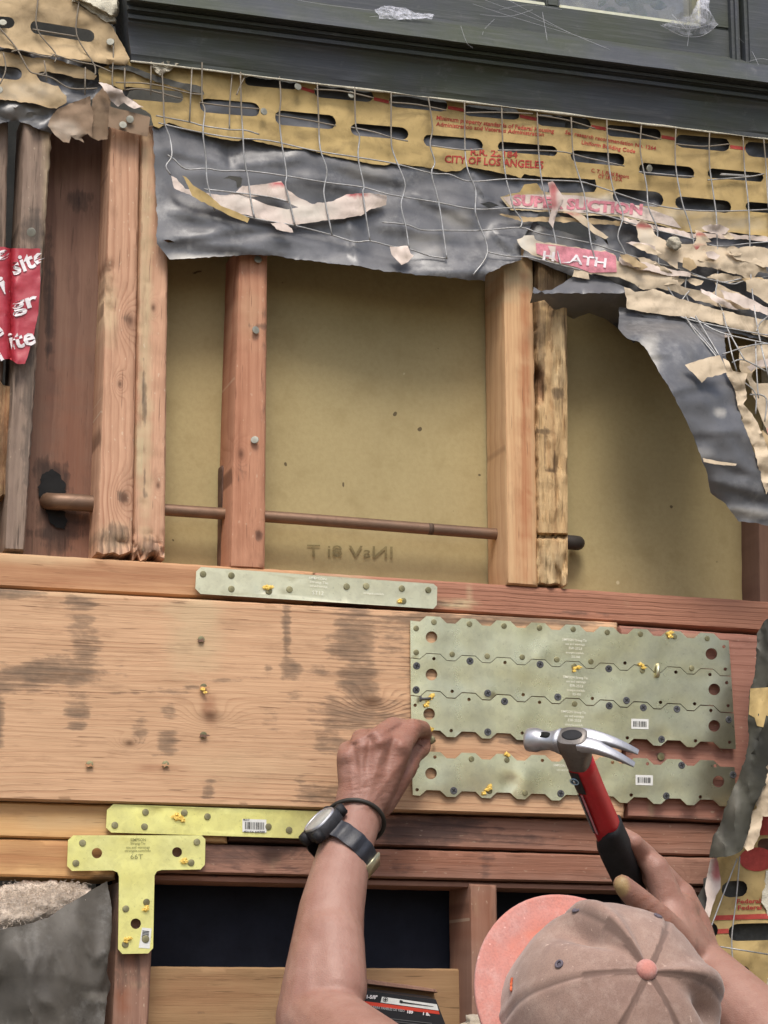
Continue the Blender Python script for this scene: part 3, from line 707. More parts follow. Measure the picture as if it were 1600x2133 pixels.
# --- lower plates
timber('fresh pale pine plate under the left end of the deep beam', 'beam', 'sill_plate', (-60, 1668), (470, 1684), (473, 1757), (-60, 1742), 0.003, 0.085, M['new_pine'],
       paint=[(1, 150, 1715, 120, 12, .4), (2, 60, 1690, 160, 5, .3)])
timber('dark stained plate under the right half of the deep beam', 'beam', 'sill_plate', (476, 1685), (1690, 1724), (1690, 1790), (476, 1752), 0.006, 0.085, M['header'],
       paint=[(0, 880, 1730, 110, 34, 1), (0, 560, 1740, 120, 30, .6), (0, 1060, 1745, 100, 14, .5), (2, 1300, 1740, 160, 24, .4)])
timber('short orange brown plate with a frayed end above the insulation', 'beam', 'sill_plate', (-60, 1746), (250, 1752), (244, 1832), (-60, 1822), 0.005, 0.085, M['new_pine'], rag={'r': 7},
       paint=[(2, 80, 1780, 200, 26, .55), (0, 220, 1830, 30, 8, .7)])
timber('old knotty brown header running below the plates', 'beam', 'header', (254, 1754), (1690, 1793), (1690, 1850), (254, 1816), 0.004, 0.085, M['header'],
       paint=[(0, 520, 1780, 130, 30, .55), (0, 565, 1778, 22, 20, 1), (0, 1012, 1800, 16, 40, .45), (0, 840, 1810, 30, 20, .35), (2, 900, 1790, 160, 24, .55), (2, 1150, 1800, 130, 24, .5), (1, 572, 1800, 5, 18, .7), (0, 720, 1800, 30, 14, .4)])
timber('thin reddish trim strip along the underside of the header', 'beam', 'trim_strip', (254, 1819), (1690, 1853), (1690, 1866), (254, 1834), 0.012, 0.06, M['header'], paint=[(2, 700, 1826, 600, 8, .5), (0, 444, 1826, 6, 4, 1)])
# --- lower studs and the board behind
timber('dark dusty post below the T shaped plate', 'stud', 'wall_post', (244, 1838), (322, 1840), (296, 2400), (218, 2400), 0.004, 0.07, M['stud_low'],
       paint=[(0, 265, 2040, 45, 26, .4), (0, 280, 1990, 20, 60, .3), (2, 275, 1990, 14, 20, .6), (0, 240, 1900, 12, 120, .7), (2, 255, 2085, 14, 30, .7), (1, 290, 2055, 20, 4, .3)])
timber('reddish post between the two dark openings left of the cap', 'stud', 'wall_post', (977, 1840), (1034, 1843), (1044, 2400), (983, 2400), 0.006, 0.07, M['stud_low'],
       paint=[(2, 1000, 1900, 40, 60, .5), (0, 1010, 2030, 22, 4, .9), (0, 1000, 2120, 6, 30, .7), (1, 990, 1890, 4, 20, .3)])
timber('brown blocking board set back behind the lower opening', 'board', 'blocking_board', (300, 2013), (970, 2018), (970, 2420), (300, 2420), 0.045, 0.03, M['block'],
       paint=[(2, 440, 2070, 120, 40, .25), (0, 420, 2112, 14, 4, .8)])
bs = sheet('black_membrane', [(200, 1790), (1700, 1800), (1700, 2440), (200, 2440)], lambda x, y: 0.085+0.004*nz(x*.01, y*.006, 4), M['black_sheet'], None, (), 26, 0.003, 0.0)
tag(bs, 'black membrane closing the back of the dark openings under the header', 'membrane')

# boards whose knots show
def knotted(o, key, pxs, axis, y0):
    kn = []
    for x, y, r in pxs:
        q = P(x, y, y0)-WL[o.name]; kn.append((q.x, q.z, r) if axis == 'X' else (q.z, q.x, r))
    a = WOODARGS[key]; o.data.materials[0] = wood(a[0][0]+'_knots', *a[0][1:], **{**a[1], 'knots': kn})
knotted(bm, 'beam', [(775, 1462, .008), (438, 1492, .007), (270, 1548, .004), (1130, 1560, .008)], 'X', -.01)
SA = [o for o in bpy.data.objects if o.name.startswith('wall_stud')]
knotted(SA[4], 'stud', [(271, 668, .006), (259, 1037, .0055), (250, 800, .003)], 'Z', 0)
knotted(SA[5], 'stud', [(320, 640, .003), (330, 1010, .003)], 'Z', 0)
knotted(sc, 'stud_red', [(503, 945, .004), (540, 1113, .004)], 'Z', 0)
knotted([o for o in bpy.data.objects if o.name.startswith('header')][0], 'header', [(566, 1780, .011), (1400, 1830, .006)], 'X', .004)
# old nails and burnt pipe hole
def nail_mesh():
    b = MB(); b.lathe((0, 0, 0), (0, -1, 0), [(-0.004, 0.0022), (0, 0.0022), (0.0002, 0.0053), (0.0012, 0.0056), (0.0019, 0.0052), (0.0022, 0.0036)], 18)
    for k in range(5): b.box((0.0012*math.sin(k*2.4), -0.0022, 0.0021*math.cos(k*2.4)), (0.0007, 0.00012, 0.00022))
    return b
def head_at(name, src, x, y, yy, parent, sc=1.0, tilt=0.12):
    w = P(x, y, yy)
    o = src.copy(); COL.objects.link(o); o.name = name; WL[o.name] = w; o.parent = parent; o.location = w-wl(parent)
    o.rotation_euler = (random.uniform(-tilt, tilt), random.uniform(0, 6.28), random.uniform(-tilt, tilt)); o.scale = (sc,)*3
    return o
def proto(mb, name, mat):
    me = bpy.data.meshes.new(name); me.from_pydata([tuple(v) for v in mb.V], [], mb.F)
    for m in (mat if isinstance(mat, list) else [mat]): me.materials.append(m)
    if isinstance(mat, list): me.polygons.foreach_set('material_index', mb.M)
    me.polygons.foreach_set('use_smooth', [True]*len(me.polygons)); me.update()
    ob = bpy.data.objects.new(name, me); return autosmooth(ob, 40)
NAIL = proto(nail_mesh(), 'nail', M['nail'])
WASH = proto(nail_mesh(), 'nail', M['washer'])
def screw_mesh():
    b = MB(); R = 0.0068; cr = 0.0042; w = 0.00095
    plus = [(w, w), (cr, w), (cr, -w), (w, -w), (w, -cr), (-w, -cr), (-w, -w), (-cr, -w), (-cr, w), (-w, w), (-w, cr), (w, cr)]
    pts, F = fill([(R*.86*math.cos(k*math.pi/10), R*.86*math.sin(k*math.pi/10)) for k in range(20)], [plus])
    b.add([(x, -0.0016, z) for x, z in pts], [tuple(reversed(f)) for f in F])
    b.lathe((0, 0, 0), (0, -1, 0), [(-0.003, 0.003), (0.0, R), (0.0009, R*1.0), (0.0014, R*.93)], 20)
    n = len(plus)
    b.add([(x, -0.0016, z) for x, z in plus]+[(x*.7, -0.00145, z*.7) for x, z in plus], [(i, (i+1) % n, n+(i+1) % n, n+i) for i in range(n)], 1)
    b.add([(x, -0.00148, z) for x, z in plus], [tuple(range(n))], 1)
    return b
SCREW = proto(screw_mesh(), 'screw', [M['screw'], M['recess']])
# collation crumbs
def crumb(parent, x, y, yy, s=1.0, seed=0):
    b = MB(); rnd = random.Random(seed*13+int(x))
    for k in range(3):
        ox, oy = rnd.uniform(-6, 6)*s, rnd.uniform(-6, 6)*s
        bm_ = bmesh.new(); bmesh.ops.create_icosphere(bm_, subdivisions=2, radius=1)
        c = P(x+ox, y+oy, yy-0.0022); r = mpp(0)*rnd.uniform(4.5, 8.5)*s
        for v in bm_.verts:
            q = v.co.copy(); f = 0.75+0.7*n1(q.x*1.6+seed+k, q.y*1.6, q.z*1.6); v.co = Vector((q.x*r*f*1.1, q.y*r*.45*f, q.z*r*f*.8))
        bm_.verts.index_update()
        b.add([c+v.co for v in bm_.verts], [[v.index for v in f.verts] for f in bm_.faces]); bm_.free()
    return autosmooth(b.emit('plastic_crumb', M['plastic_yellow'], parent), 30)
YB = -0.0125
for (x, y, c) in ((419, 1332, 0), (424, 1431, 1), (424, 1531, 0), (187, 1592, 0), (345, 1592, 0)):
    head_at('nail', NAIL, x, y, YB+0.001, bm, .66, 0.2)
    # splintered dent round the nail
    b = MB(); pts = []
    for k in range(10):
        an = 2*math.pi*k/10; r = (8+5*math.sin(k*2.7+x))*(1.7 if k in (0, 5) and y > 1400 else 1)
        pts.append((x+r*math.cos(an), y+2+r*.45*math.sin(an)))
    patch('splinter', pts, lambda a, b_: YB+0.0022, M['stud_dark'] if y < 1400 or y == 1531 else M['plate_light'], bm, 0.0034)
crumb(bm, 426, 1438, YB, .7, 3)
head_at('nail', NAIL, 1376, 1576, -0.004, bpy.data.objects['wood_beam.001'], .8)
for (x, y) in ((532, 688), (531, 917), (537, 541)):
    head_at('nail', WASH, x, y, -0.0015, sc, .8, 0.35)

# =================================================================== pipe
def pipe(name, pts, r, label, yy):
    b = MB(); p3 = [P(x, y, z) for x, y, z in pts]
    b.tube(spline(p3, 6), r, 14)
    o = b.emit(name, M['copper']); return tag(o, label, 'pipe')
cp = pipe('copper_pipe', [(188, 1049, .035), (345, 1062, .035), (600, 1079, .035), (820, 1096, .035), (1000, 1110, .035), (1060, 1114, .035)], 12.5*mpp(.03), 'tarnished copper water pipe running through the studs', .035)
b = MB(); b.tube(spline([P(205, 1050, .035), P(150, 1046, .036), P(115, 1045, .040), P(100, 1044, .052), P(97, 1044, .07)], 6), 17.5*mpp(.03), 14); b.emit('elbow', M['copper'], cp)
for (x, y, r) in ((896, 1102, 13.1),):
    b = MB(); b.tube([P(x-5, y-.4, .035), P(x+5, y+.4, .035)], (r-.4)*mpp(.03), 14); b.emit('solder_ring', plain('scorched_copper', (0.10, 0.065, 0.045), 0.7, 0.2), cp)
b = MB(); b.tube(spline([P(1165, 1128, .04), P(1192, 1130, .04), P(1201, 1131, .044), P(1203, 1131, .056)], 5), 16*mpp(.04), 14)
tag(b.emit('pipe_stub', plain('blackened_pipe', (0.05, 0.042, 0.036), 0.6, 0.3)), 'short blackened pipe end sticking out right of the rotten stud', 'pipe')
# burnt hole in the recessed stud: a ragged hollow seen as a dark pit
ho = densify([(105, 978), (126, 990), (135, 1015), (130, 1040), (128, 1062), (140, 1085), (136, 1104), (118, 1100), (98, 1076), (86, 1048), (80, 1015), (88, 988)], 4, 5.0, 2.0)
patch('burnt_hole', ho, lambda x, y: 0.051+0.0006*nz(x*.1, y*.1), M['recess'], rec, 0.0014)

# =================================================================== window and its sill
def zrow(py, y, col=1200): return P(col, py, y).z
xl = P(244, 60, -0.05).x; XR = 3.2
prof = [(72, 0.03), (82, -0.006), (86, -0.034), (89, -0.040), (119, -0.058), (123, -0.052), (124, -0.040), (131, -0.038), (133, -0.043), (139, -0.043), (141, -0.036), (147, -0.034), (149, -0.039), (156, -0.0385), (158, -0.033), (164, -0.0325), (169, -0.030), (178, -0.027), (200, -0.025), (226, -0.024), (231, -0.0225), (240, -0.022), (241, -0.004), (236, 0.03)]
pz = [(zrow(r, y), y) for r, y in prof]
def extr(name, pr, x0, x1, mat, parent=None, skew=0.0, seg=60, wob=0.0004):
    V = []; F = []; n = len(pr)
    for i in range(seg+1):
        x = x0+(x1-x0)*(i/seg)**1.0
        for k, (z, y) in enumerate(pr):
            sk_ = skew*(1-i/seg)**8*max(0, (pr[0][0]-z)) if skew else 0
            w = wob*n1(x*22, k*1.3) + (wob*3*n1(x*60, k*2.1) if k in (3, 4, 21) else 0)
            V.append((x+sk_, y+w, z+w*.8))
    for i in range(seg):
        for k in range(n-1): F.append((i*n+k, i*n+k+1, (i+1)*n+k+1, (i+1)*n+k))
    F.append(tuple(range(n))); F.append(tuple(seg*n+k for k in range(n-1, -1, -1)))
    F = [tuple(reversed(f)) for f in F]
    return autosmooth(emit(name, V, F, mat, parent, True), 28)
win = empty('window', P(900, 60, 0.0), 'black painted wooden window with a deep moulded sill and dusty panes', 'window')
xl2 = P(272, 122, -0.022).x
sill = extr('sill', pz, xl, XR, M['sill'], win, skew=(xl2-xl)/(pz[0][0]-pz[-2][0]), seg=120)
# putty line under the moulding
b = MB(); pts = []
for i in range(160):
    x = xl2+(XR-xl2)*i/159; pts.append((x, -0.0235+0.0008*n1(x*40, 3), zrow(240.6, -0.022)-0.0006+0.0008*n1(x*55, 1)))
rr = [max(0.0002, 0.0011+0.0016*n1(i*.37, 7)) for i in range(160)]
b.tube(pts, rr, 5); b.emit('putty_line', M['stucco'], win)
# sash: bottom rail, stiles, muntin, glass
YS = 0.012
zb = zrow(84, 0.0); 
def wrect(name, pxl, pxr, row, zt0, zt1, y0, y1, mat, bev=0.002):
    x0 = P(pxl, row, y0).x; x1 = P(pxr, row, y0).x
    b = MB(); b.box(((x0+x1)/2, (y0+y1)/2, (zt0+zt1)/2), ((x1-x0)/2, (y1-y0)/2, (zt1-zt0)/2), None, 0, bev)
    return autosmooth(b.emit(name, mat, win), 30)
zg = P(1300, 32, YS).z             # bottom of the glass
ztop = zg+0.95
wrect('bottom_rail', 200, 1524, 60, zb-0.02, zg, YS, YS+0.04, M['sill'])
wrect('sash_stile', 1465, 1524, 60, zg+.0004, ztop, YS, YS+0.04, M['sill'])
wrect('muntin', 1139, 1164, 10, zg+.0004, ztop, YS+0.003, YS+0.04, M['sill'])
wrect('muntin', 560, 585, 10, zg+.0004, ztop, YS+0.003, YS+0.04, M['sill'])
wrect('stop_bead', 1528, 1545, 100, zb-0.03, ztop, YS-0.012, YS+0.03, M['sill'], 0.004)
wrect('window_casing', 1556, 1700, 100, zb-0.03, ztop+.1, YS-0.02, YS+0.05, M['sill'], 0.004)
wrect('glazing_bar', 590, 1136, 20, zg+.0004, zg+0.006, YS+0.006, YS+0.03, M['strap_metal'], 0.001)
wrect('glazing_bar', 1166, 1462, 20, zg+.0004, zg+0.006, YS+0.006, YS+0.03, M['strap_metal'], 0.001)
wrect('glazing_bar', 1454, 1463, 20, zg+.0066, ztop, YS+0.006, YS+0.03, M['strap_metal'], 0.001)
wrect('pane', 590, 1136, 20, zg, ztop, YS+0.022, YS+0.027, M['glass'], 0)
wrect('pane', 1166, 1462, 20, zg, ztop, YS+0.022, YS+0.027, M['glass'], 0)
wrect('window_casing', 250, 330, 0, zb-.03, ztop+.1, YS-0.02, YS+0.05, M['sill'], 0.004)
wrect('head_rail', 250, 1700, 20, ztop+.1005, ztop+0.16, YS-0.02, YS+0.05, M['sill'], 0.004)
# leaf shapes added inside the pane, standing for leaves mirrored in it
pl = empty('reflected_leaves', P(1310, 40, 0.12), 'pale leaves of a plant behind the window pane', 'plant')
for i, (x, y, r, a) in enumerate(((1275, 24, 17, .3), (1300, 30, 14, -.5), (1325, 12, 26, .9), (1350, -4, 24, -.2), (1295, 2, 20, .5), (1340, 30, 15, 1.4), (1370, 10, 20, .2), (1255, 4, 14, -.9))):
    V = []; F = []
    for k in range(9):
        t = k/8; w = math.sin(math.pi*min(1, t*1.02))**.7*.55
        for sgn in (-1, 0, 1):
            u, v = (t-.5)*2*r, sgn*w*r
            V.append(P(x+u*math.cos(a)-v*math.sin(a), y+u*math.sin(a)+v*math.cos(a), 0.10+0.03*math.sin(i*1.7)+(0.006 if sgn else 0)))
    for k in range(8):
        for q in range(2): F.append((k*3+q, k*3+q+1, k*3+q+4, k*3+q+3))
    emit('leaf', V, F, M['leaf'], pl)
# cobwebs
def strand(parent, pts, r=0.00035):
    b = MB(); b.tube(spline([P(*p) for p in pts], 5), r, 4); return b.emit('web_strand', M['silk'], parent)
cw = sheet('cobweb', [(1376, 52), (1400, 44), (1440, 30), (1455, 0), (1458, -20), (1476, -20), (1478, 20), (1496, 50), (1478, 66), (1450, 75), (1420, 72), (1398, 66)], lambda x, y: 0.006-0.010*math.sin(math.pi*max(0, min(1, (y+20)/95)))+0.002*nz(x*.05, y*.05), M['web'], None, (), 7, 0.0003, 3.0)
tag(cw, 'dusty white cobweb hanging in the lower right corner of the window pane', 'cobweb')
for p in ([(1376, 52, 0.004), (1420, 74, 0.0), (1455, 76, 0.0), (1478, 66, 0.002), (1496, 50, 0.006)], [(1380, 50, .004), (1440, 60, -.006), (1490, 46, .004)], [(1400, 30, .005), (1430, 62, -.006)], [(1477, 66, .0), (1470, 0, .004)]): strand(cw, p, .0002)
cw2 = empty('cobweb', P(1000, 60, 0), 'fine cobweb threads strung across the black window rail to the sill', 'cobweb')
for p in ([(1010, 0, .008), (1130, 45, -.01), (1270, 103, -.045)], [(1060, 0, .008), (1170, 60, -.015), (1262, 100, -.045)], [(985, 8, .009), (1090, 42, -.012), (1235, 84, -.04)], [(1040, 20, .01), (1100, 10, .005), (1170, 20, .01)],
          [(1000, 30, .009), (1060, 34, .005), (1110, 20, .01)], [(960, 54, -.05), (972, 88, -.058), (985, 100, -.055)], [(1030, 40, .005), (1010, 60, -.03), (1005, 72, -.055)], [(1130, 25, .01), (1136, 60, -.02), (1140, 84, -.05)],
          [(1440, 30, .01), (1434, 80, .01), (1432, 96, -.02)], [(1540, 80, 0), (1565, 105, -.006), (1580, 135, -.05)], [(1560, 128, -.01), (1585, 122, -.01), (1605, 126, -.02)]): strand(cw2, p, .00014)
cw3 = sheet('cobweb', [(780, 20), (800, 12), (840, 14), (860, 26), (905, 30), (900, 38), (830, 40), (790, 40)], lambda x, y: -0.045+0.02*max(0, (40-y)/28)+0.003*nz(x*.06, y*.06), M['web'], None, (), 7, 0.0003, 3.0)
tag(cw3, 'tattered white cobweb lying on the top edge of the window sill', 'cobweb')
for p in ([(770, 35, -.05), (840, 30, -.05), (905, 32, -.05)], [(800, 12, -.02), (830, 34, -.055), (860, 42, -.057)], [(620, 0, -.05), (680, 10, -.05), (780, 22, -.05)], [(800, 14, -.02), (850, 20, -.03), (880, 40, -.057)]): strand(cw3, p, .0002)

# =================================================================== stucco of the surrounding house wall
st_ = empty('stucco_wall', P(100, -40, -0.02), 'rough pale stucco wall round the opened part, its broken edge at the upper left', 'wall')
def chunk(name, ol, y0, t, mat, parent):
    return sheet(name, ol, lambda x, y: y0+0.004*nz(x*.05, y*.05, 2, 4), mat, parent, (), 10, t, 4.0)
chunk('stucco_edge', [(150, -80), (155, -6), (175, 4), (196, 10), (210, 22), (232, 32), (243, 22), (244, 0), (246, -80)], -0.026, 0.018, M['stucco'], st_)
chunk('mortar_edge', [(140, -30), (150, 2), (176, 14), (200, 30), (222, 47), (240, 44), (236, 30), (214, 18), (196, 8), (172, 0), (160, -30)], -0.018, 0.014, M['mortar'], st_)
chunk('stucco_edge', [(1590, 1840), (1596, 1815), (1660, 1800), (1660, 1930), (1604, 1915), (1588, 1880)], -0.03, 0.02, M['stucco'], st_)
chunk('stucco_edge', [(1592, 2070), (1600, 2040), (1660, 2030), (1660, 2140), (1605, 2110)], -0.03, 0.02, M['stucco'], st_)
x0, x1 = P(-120, 1000, -.02).x, P(1660, 1000, -.02).x
rect3('wall_panel', x0-1.6, x0, -0.03, 0.06, 0.45, 4.2, M['stucco'], st_)
rect3('wall_panel', x1, x1+1.8, -0.03, 0.06, 0.45, P(1600, 350, 0).z, M['stucco'], st_)
rect3('wall_panel', x0, x1+1.8, 0.0, 0.08, ztop+.165, 4.2, M['stucco'], st_)
rect3('wall_panel', x0, xl-0.002, 0.012, 0.08, P(0, -60, 0).z, ztop+.165, M['stucco'], st_)

# =================================================================== building paper
def wavy(base, a1, s1, a2, s2, seed):
    return lambda x, y: base + a1*nz(x*s1, y*s1*1.3, seed, 3) + a2*(abs(n1(x*s2, y*s2, seed+5)) - .25)
# ---- black felt under the kraft paper
def creases(segs):
    def f(x, y):
        v = 0.0
        for (x0, y0, x1, y1, w, a) in segs:
            dx, dy = x1-x0, y1-y0; L2 = dx*dx+dy*dy; t = ((x-x0)*dx+(y-y0)*dy)/L2
            if t < -.1 or t > 1.1: continue
            d = ((x-x0)*dy-(y-y0)*dx)/L2**.5 + 5*n1(x*.02, y*.02, x0*.1); e = max(0, min(1, 4*min(t+.1, 1.1-t)))
            v += a*e*(math.exp(-(d/w)**2) if d < 0 else math.exp(-(d/(w*2.6))**2))
        return v
    return f
CR1 = creases([(330, 505, 560, 470, 7, -.0035), (560, 500, 760, 520, 8, -.003), (720, 440, 745, 548, 6, -.004), (340, 310, 470, 345, 7, -.003), (470, 300, 480, 350, 5, .003), (480, 345, 640, 330, 8, -.003), (620, 370, 760, 400, 7, -.003),
  (700, 345, 860, 385, 8, -.0035), (850, 400, 1000, 470, 7, -.0035), (780, 470, 960, 500, 9, -.003), (860, 540, 1010, 545, 7, -.003), (980, 360, 1020, 425, 5, -.004), (350, 440, 480, 470, 9, -.003), (400, 510, 720, 535, 9, -.004), (930, 430, 1080, 440, 7, -.003), (1020, 480, 1080, 530, 8, -.004), (600, 470, 700, 490, 6, .003)])
CR2 = creases([(1310, 700, 1480, 670, 10, -.006), (1345, 745, 1400, 735, 5, -.003), (1400, 815, 1500, 790, 9, -.004), (1440, 905, 1540, 900, 6, -.003), (1455, 950, 1580, 985, 7, -.003), (1475, 1000, 1600, 1030, 9, -.005), (1500, 1060, 1600, 1075, 6, -.003), (1350, 735, 1480, 1010, 12, -.006), (1430, 700, 1560, 960, 16, .006)])
yf1 = lambda x, y: -0.006 - 0.010*max(0, (y-380)/200) + 0.006*nz(x*.005, y*.010, 4.0, 2) + CR1(x, y) - 0.010*math.exp(-((y-565)/22)**2)
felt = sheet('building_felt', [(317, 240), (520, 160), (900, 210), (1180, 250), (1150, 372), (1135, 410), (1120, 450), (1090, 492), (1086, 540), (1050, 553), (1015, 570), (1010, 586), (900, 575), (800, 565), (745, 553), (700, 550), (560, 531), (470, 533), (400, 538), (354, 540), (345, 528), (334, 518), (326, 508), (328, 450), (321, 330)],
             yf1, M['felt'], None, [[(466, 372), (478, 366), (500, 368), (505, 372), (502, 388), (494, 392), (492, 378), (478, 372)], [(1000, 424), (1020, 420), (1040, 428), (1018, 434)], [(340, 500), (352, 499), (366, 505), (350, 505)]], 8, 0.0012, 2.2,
             paint=[(1, 420, 540, 80, 8, .6), (0, 700, 420, 40, 30, .5), (1, 950, 460, 30, 20, .35), (1, 880, 505, 40, 20, .3), (1, 770, 355, 40, 20, .25)]+[(0, 380+150*i, 190+17*i, 110, 62, .85) for i in range(7)])  # last row of ellipses: shade behind the kraft slots painted into the felt
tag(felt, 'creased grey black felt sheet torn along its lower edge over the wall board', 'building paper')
# pale scraps stuck to the felt
def scrap(label, ol, y0, mat, amp=0.004, seed=1, paint=(), jag=1.8, name='paper_scrap', curl=None, holes=(), group=None):
    f = (lambda x, y: y0+.65*amp*nz(x*.018, y*.03, seed, 4)+(curl(x, y) if curl else 0))
    o = sheet(name, ol, f, mat, None, holes, 6, 0.0003, jag, paint)
    return tag(o, label, 'paper scrap', group), f
sp1, f1 = scrap('long pale torn strip of backing paper stuck across the black felt', [(357, 366), (368, 372), (386, 392), (440, 404), (470, 407), (496, 398), (505, 387), (545, 384), (585, 378), (602, 397), (622, 412), (650, 424), (690, 420), (722, 405), (770, 402), (806, 408), (805, 428), (768, 438), (752, 450), (688, 458), (640, 465), (600, 470), (565, 462), (530, 452), (480, 440), (430, 424), (400, 408), (362, 392)],
            -0.022, M['torn_white'], 0.004, 3, [(1, 640, 440, 60, 20, .8), (2, 580, 383, 18, 4, .9), (2, 745, 406, 20, 4, .9), (0, 790, 422, 20, 8, .35), (1, 500, 420, 40, 16, .5)], 2.2,
            holes=[[(522, 412), (545, 408), (585, 416), (622, 432), (598, 436), (560, 428)]])
scrap('narrow brown curl of kraft paper rolled over the long pale strip', [(380, 365), (388, 368), (402, 386), (420, 396), (442, 412), (460, 428), (490, 440), (520, 455), (516, 463), (480, 450), (450, 434), (420, 420), (400, 408), (394, 392)], -0.030, M['kraft'], 0.003, 5, (), 1.4, curl=lambda x, y: -0.006*math.sin((x-380)*.05))
scrap('small pale chip of paper hanging below the long torn strip', [(564, 464), (592, 464), (608, 476), (611, 485), (604, 484), (590, 482), (575, 478)], -0.026, M['torn_white'], 0.003, 2)
scrap('pale and tan wad of paper near the lower edge of the black felt', [(812, 514), (850, 512), (856, 528), (862, 532), (850, 545), (836, 552), (826, 540), (816, 530)], -0.030, M['torn_white'], 0.008, 4, [(0, 845, 533, 14, 8, .5)])

# ---- second, lower layer of felt at the right
yf2 = lambda x, y: -0.004 + 0.006*nz(x*.010, y*.016, 9.0, 3) - 0.008*max(0, (y-500)/150) + 0.003*(abs(n1(x*.035, y*.05, 6))-.2)
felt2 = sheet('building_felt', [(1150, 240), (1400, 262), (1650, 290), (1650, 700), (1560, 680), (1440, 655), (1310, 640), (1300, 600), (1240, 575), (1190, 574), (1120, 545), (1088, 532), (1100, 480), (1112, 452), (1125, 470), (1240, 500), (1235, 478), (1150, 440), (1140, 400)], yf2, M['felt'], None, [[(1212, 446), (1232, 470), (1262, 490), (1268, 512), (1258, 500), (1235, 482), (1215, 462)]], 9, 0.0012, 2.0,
              paint=[(1, 1150, 500, 50, 20, .3), (0, 1350, 500, 90, 40, .4)]+[(0, 1200+120*i, 330+14*i, 100, 90, .85) for i in range(5)])  # closing ellipses darken the felt under the slotted kraft, as painted shade
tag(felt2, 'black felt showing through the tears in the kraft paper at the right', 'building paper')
# ---- the black fold and the felt flap that hangs over the right bay
yf3 = lambda x, y: -0.010 - 0.045*max(0, min(1, (y-575)/70)) + 0.10*max(0, min(1, (y-610)/60)) - 0.010*max(0, (1180-x)/70) + 0.004*nz(x*.02, y*.03, 3)
fold = sheet('felt_fold', [(1104, 632), (1112, 598), (1128, 606), (1150, 603), (1192, 577), (1225, 572), (1262, 580), (1305, 600), (1340, 640), (1350, 690), (1320, 715), (1296, 690), (1262, 664), (1228, 652), (1195, 664), (1180, 656), (1152, 643), (1134, 624)], yf3, M['felt'], None, (), 7, 0.001, 1.4)
tag(fold, 'dark folded corner of felt sticking out above the rotten stud', 'building paper')
def yflap(x, y):
    t = max(0, min(1, (y-650)/440)); u = (x - (1300+300*t**1.1))/180
    return -0.075 + 0.055*math.exp(-((y-650)/38)**2) - 0.030*math.sin(math.pi*min(1, t*1.1)) + 0.03*u*u + 0.007*nz(x*.010, y*.012, 6, 2) + CR2(x, y) 
flap = sheet('felt_flap', [(1290, 640), (1400, 648), (1480, 662), (1510, 690), (1512, 745), (1528, 800), (1548, 880), (1578, 960), (1600, 1010), (1650, 1060), (1650, 1130), (1600, 1096), (1568, 1088), (1540, 1086), (1512, 1050), (1480, 1026), (1474, 988), (1456, 940), (1432, 880), (1400, 818), (1366, 762), (1346, 727), (1332, 712), (1306, 704), (1288, 685)], yflap, M['felt'], None, (), 7, 0.0012, 1.8,
             paint=[(1, 1350, 740, 18, 40, .5), (1, 1440, 950, 40, 14, .3), (1, 1540, 1070, 60, 10, .35), (0, 1440, 830, 50, 40, .4), (1, 1500, 860, 10, 8, .7), (0, 1490, 930, 40, 20, .3)])
tag(flap, 'long curled flap of shiny black felt hanging down over the right bay', 'building paper')
scrap('thin tan sliver of paper stuck on the black hanging flap', [(1464, 954), (1490, 960), (1535, 966), (1533, 970), (1495, 968), (1466, 962)], -0.115, M['kraft_pale'], 0.002, 1, (), 1.0)

# ---- kraft paper with its rows of slots
ykr = lambda x, y: min(ykr0(x, y), yf1(x, y)-.0022 if x < 1190 else 0, yf2(x, y)-.0022 if x > 1080 else 0)
ykr0 = lambda x, y: -0.0125 + 0.004*nz(x*.011, y*.016, 1.0, 3) - 0.003*max(0, (x-1050)/500) + 0.0016*(abs(n1(x*.05, y*.06, 3))-.2)
slots = []
for (x0, x1, y0, y1) in ((510, 620, 160, 184), (655, 778, 180, 210), (811, 932, 198, 230), (966, 1082, 220, 248), (1118, 1231, 240, 268), (1263, 1377, 262, 290), (1407, 1520, 282, 313), (1552, 1640, 296, 330),
                         (255, 382, 183, 213), (416, 541, 207, 241), (573, 700, 232, 267), (731, 851, 259, 289), (882, 1006, 282, 312), (1037, 1161, 297, 323), (1189, 1301, 314, 344), (1331, 1446, 341, 370), (1474, 1590, 353, 377),
                         (1276, 1382, 394, 430), (1406, 1523, 411, 441), (1553, 1650, 422, 446)):
    sl_ = 0.055; w = (x1-x0)
    slots.append(slot((x0+x1)/2, (y0+y1)/2, w/2, (y1-y0)/2-w*sl_/2+1, sl_*1.6))
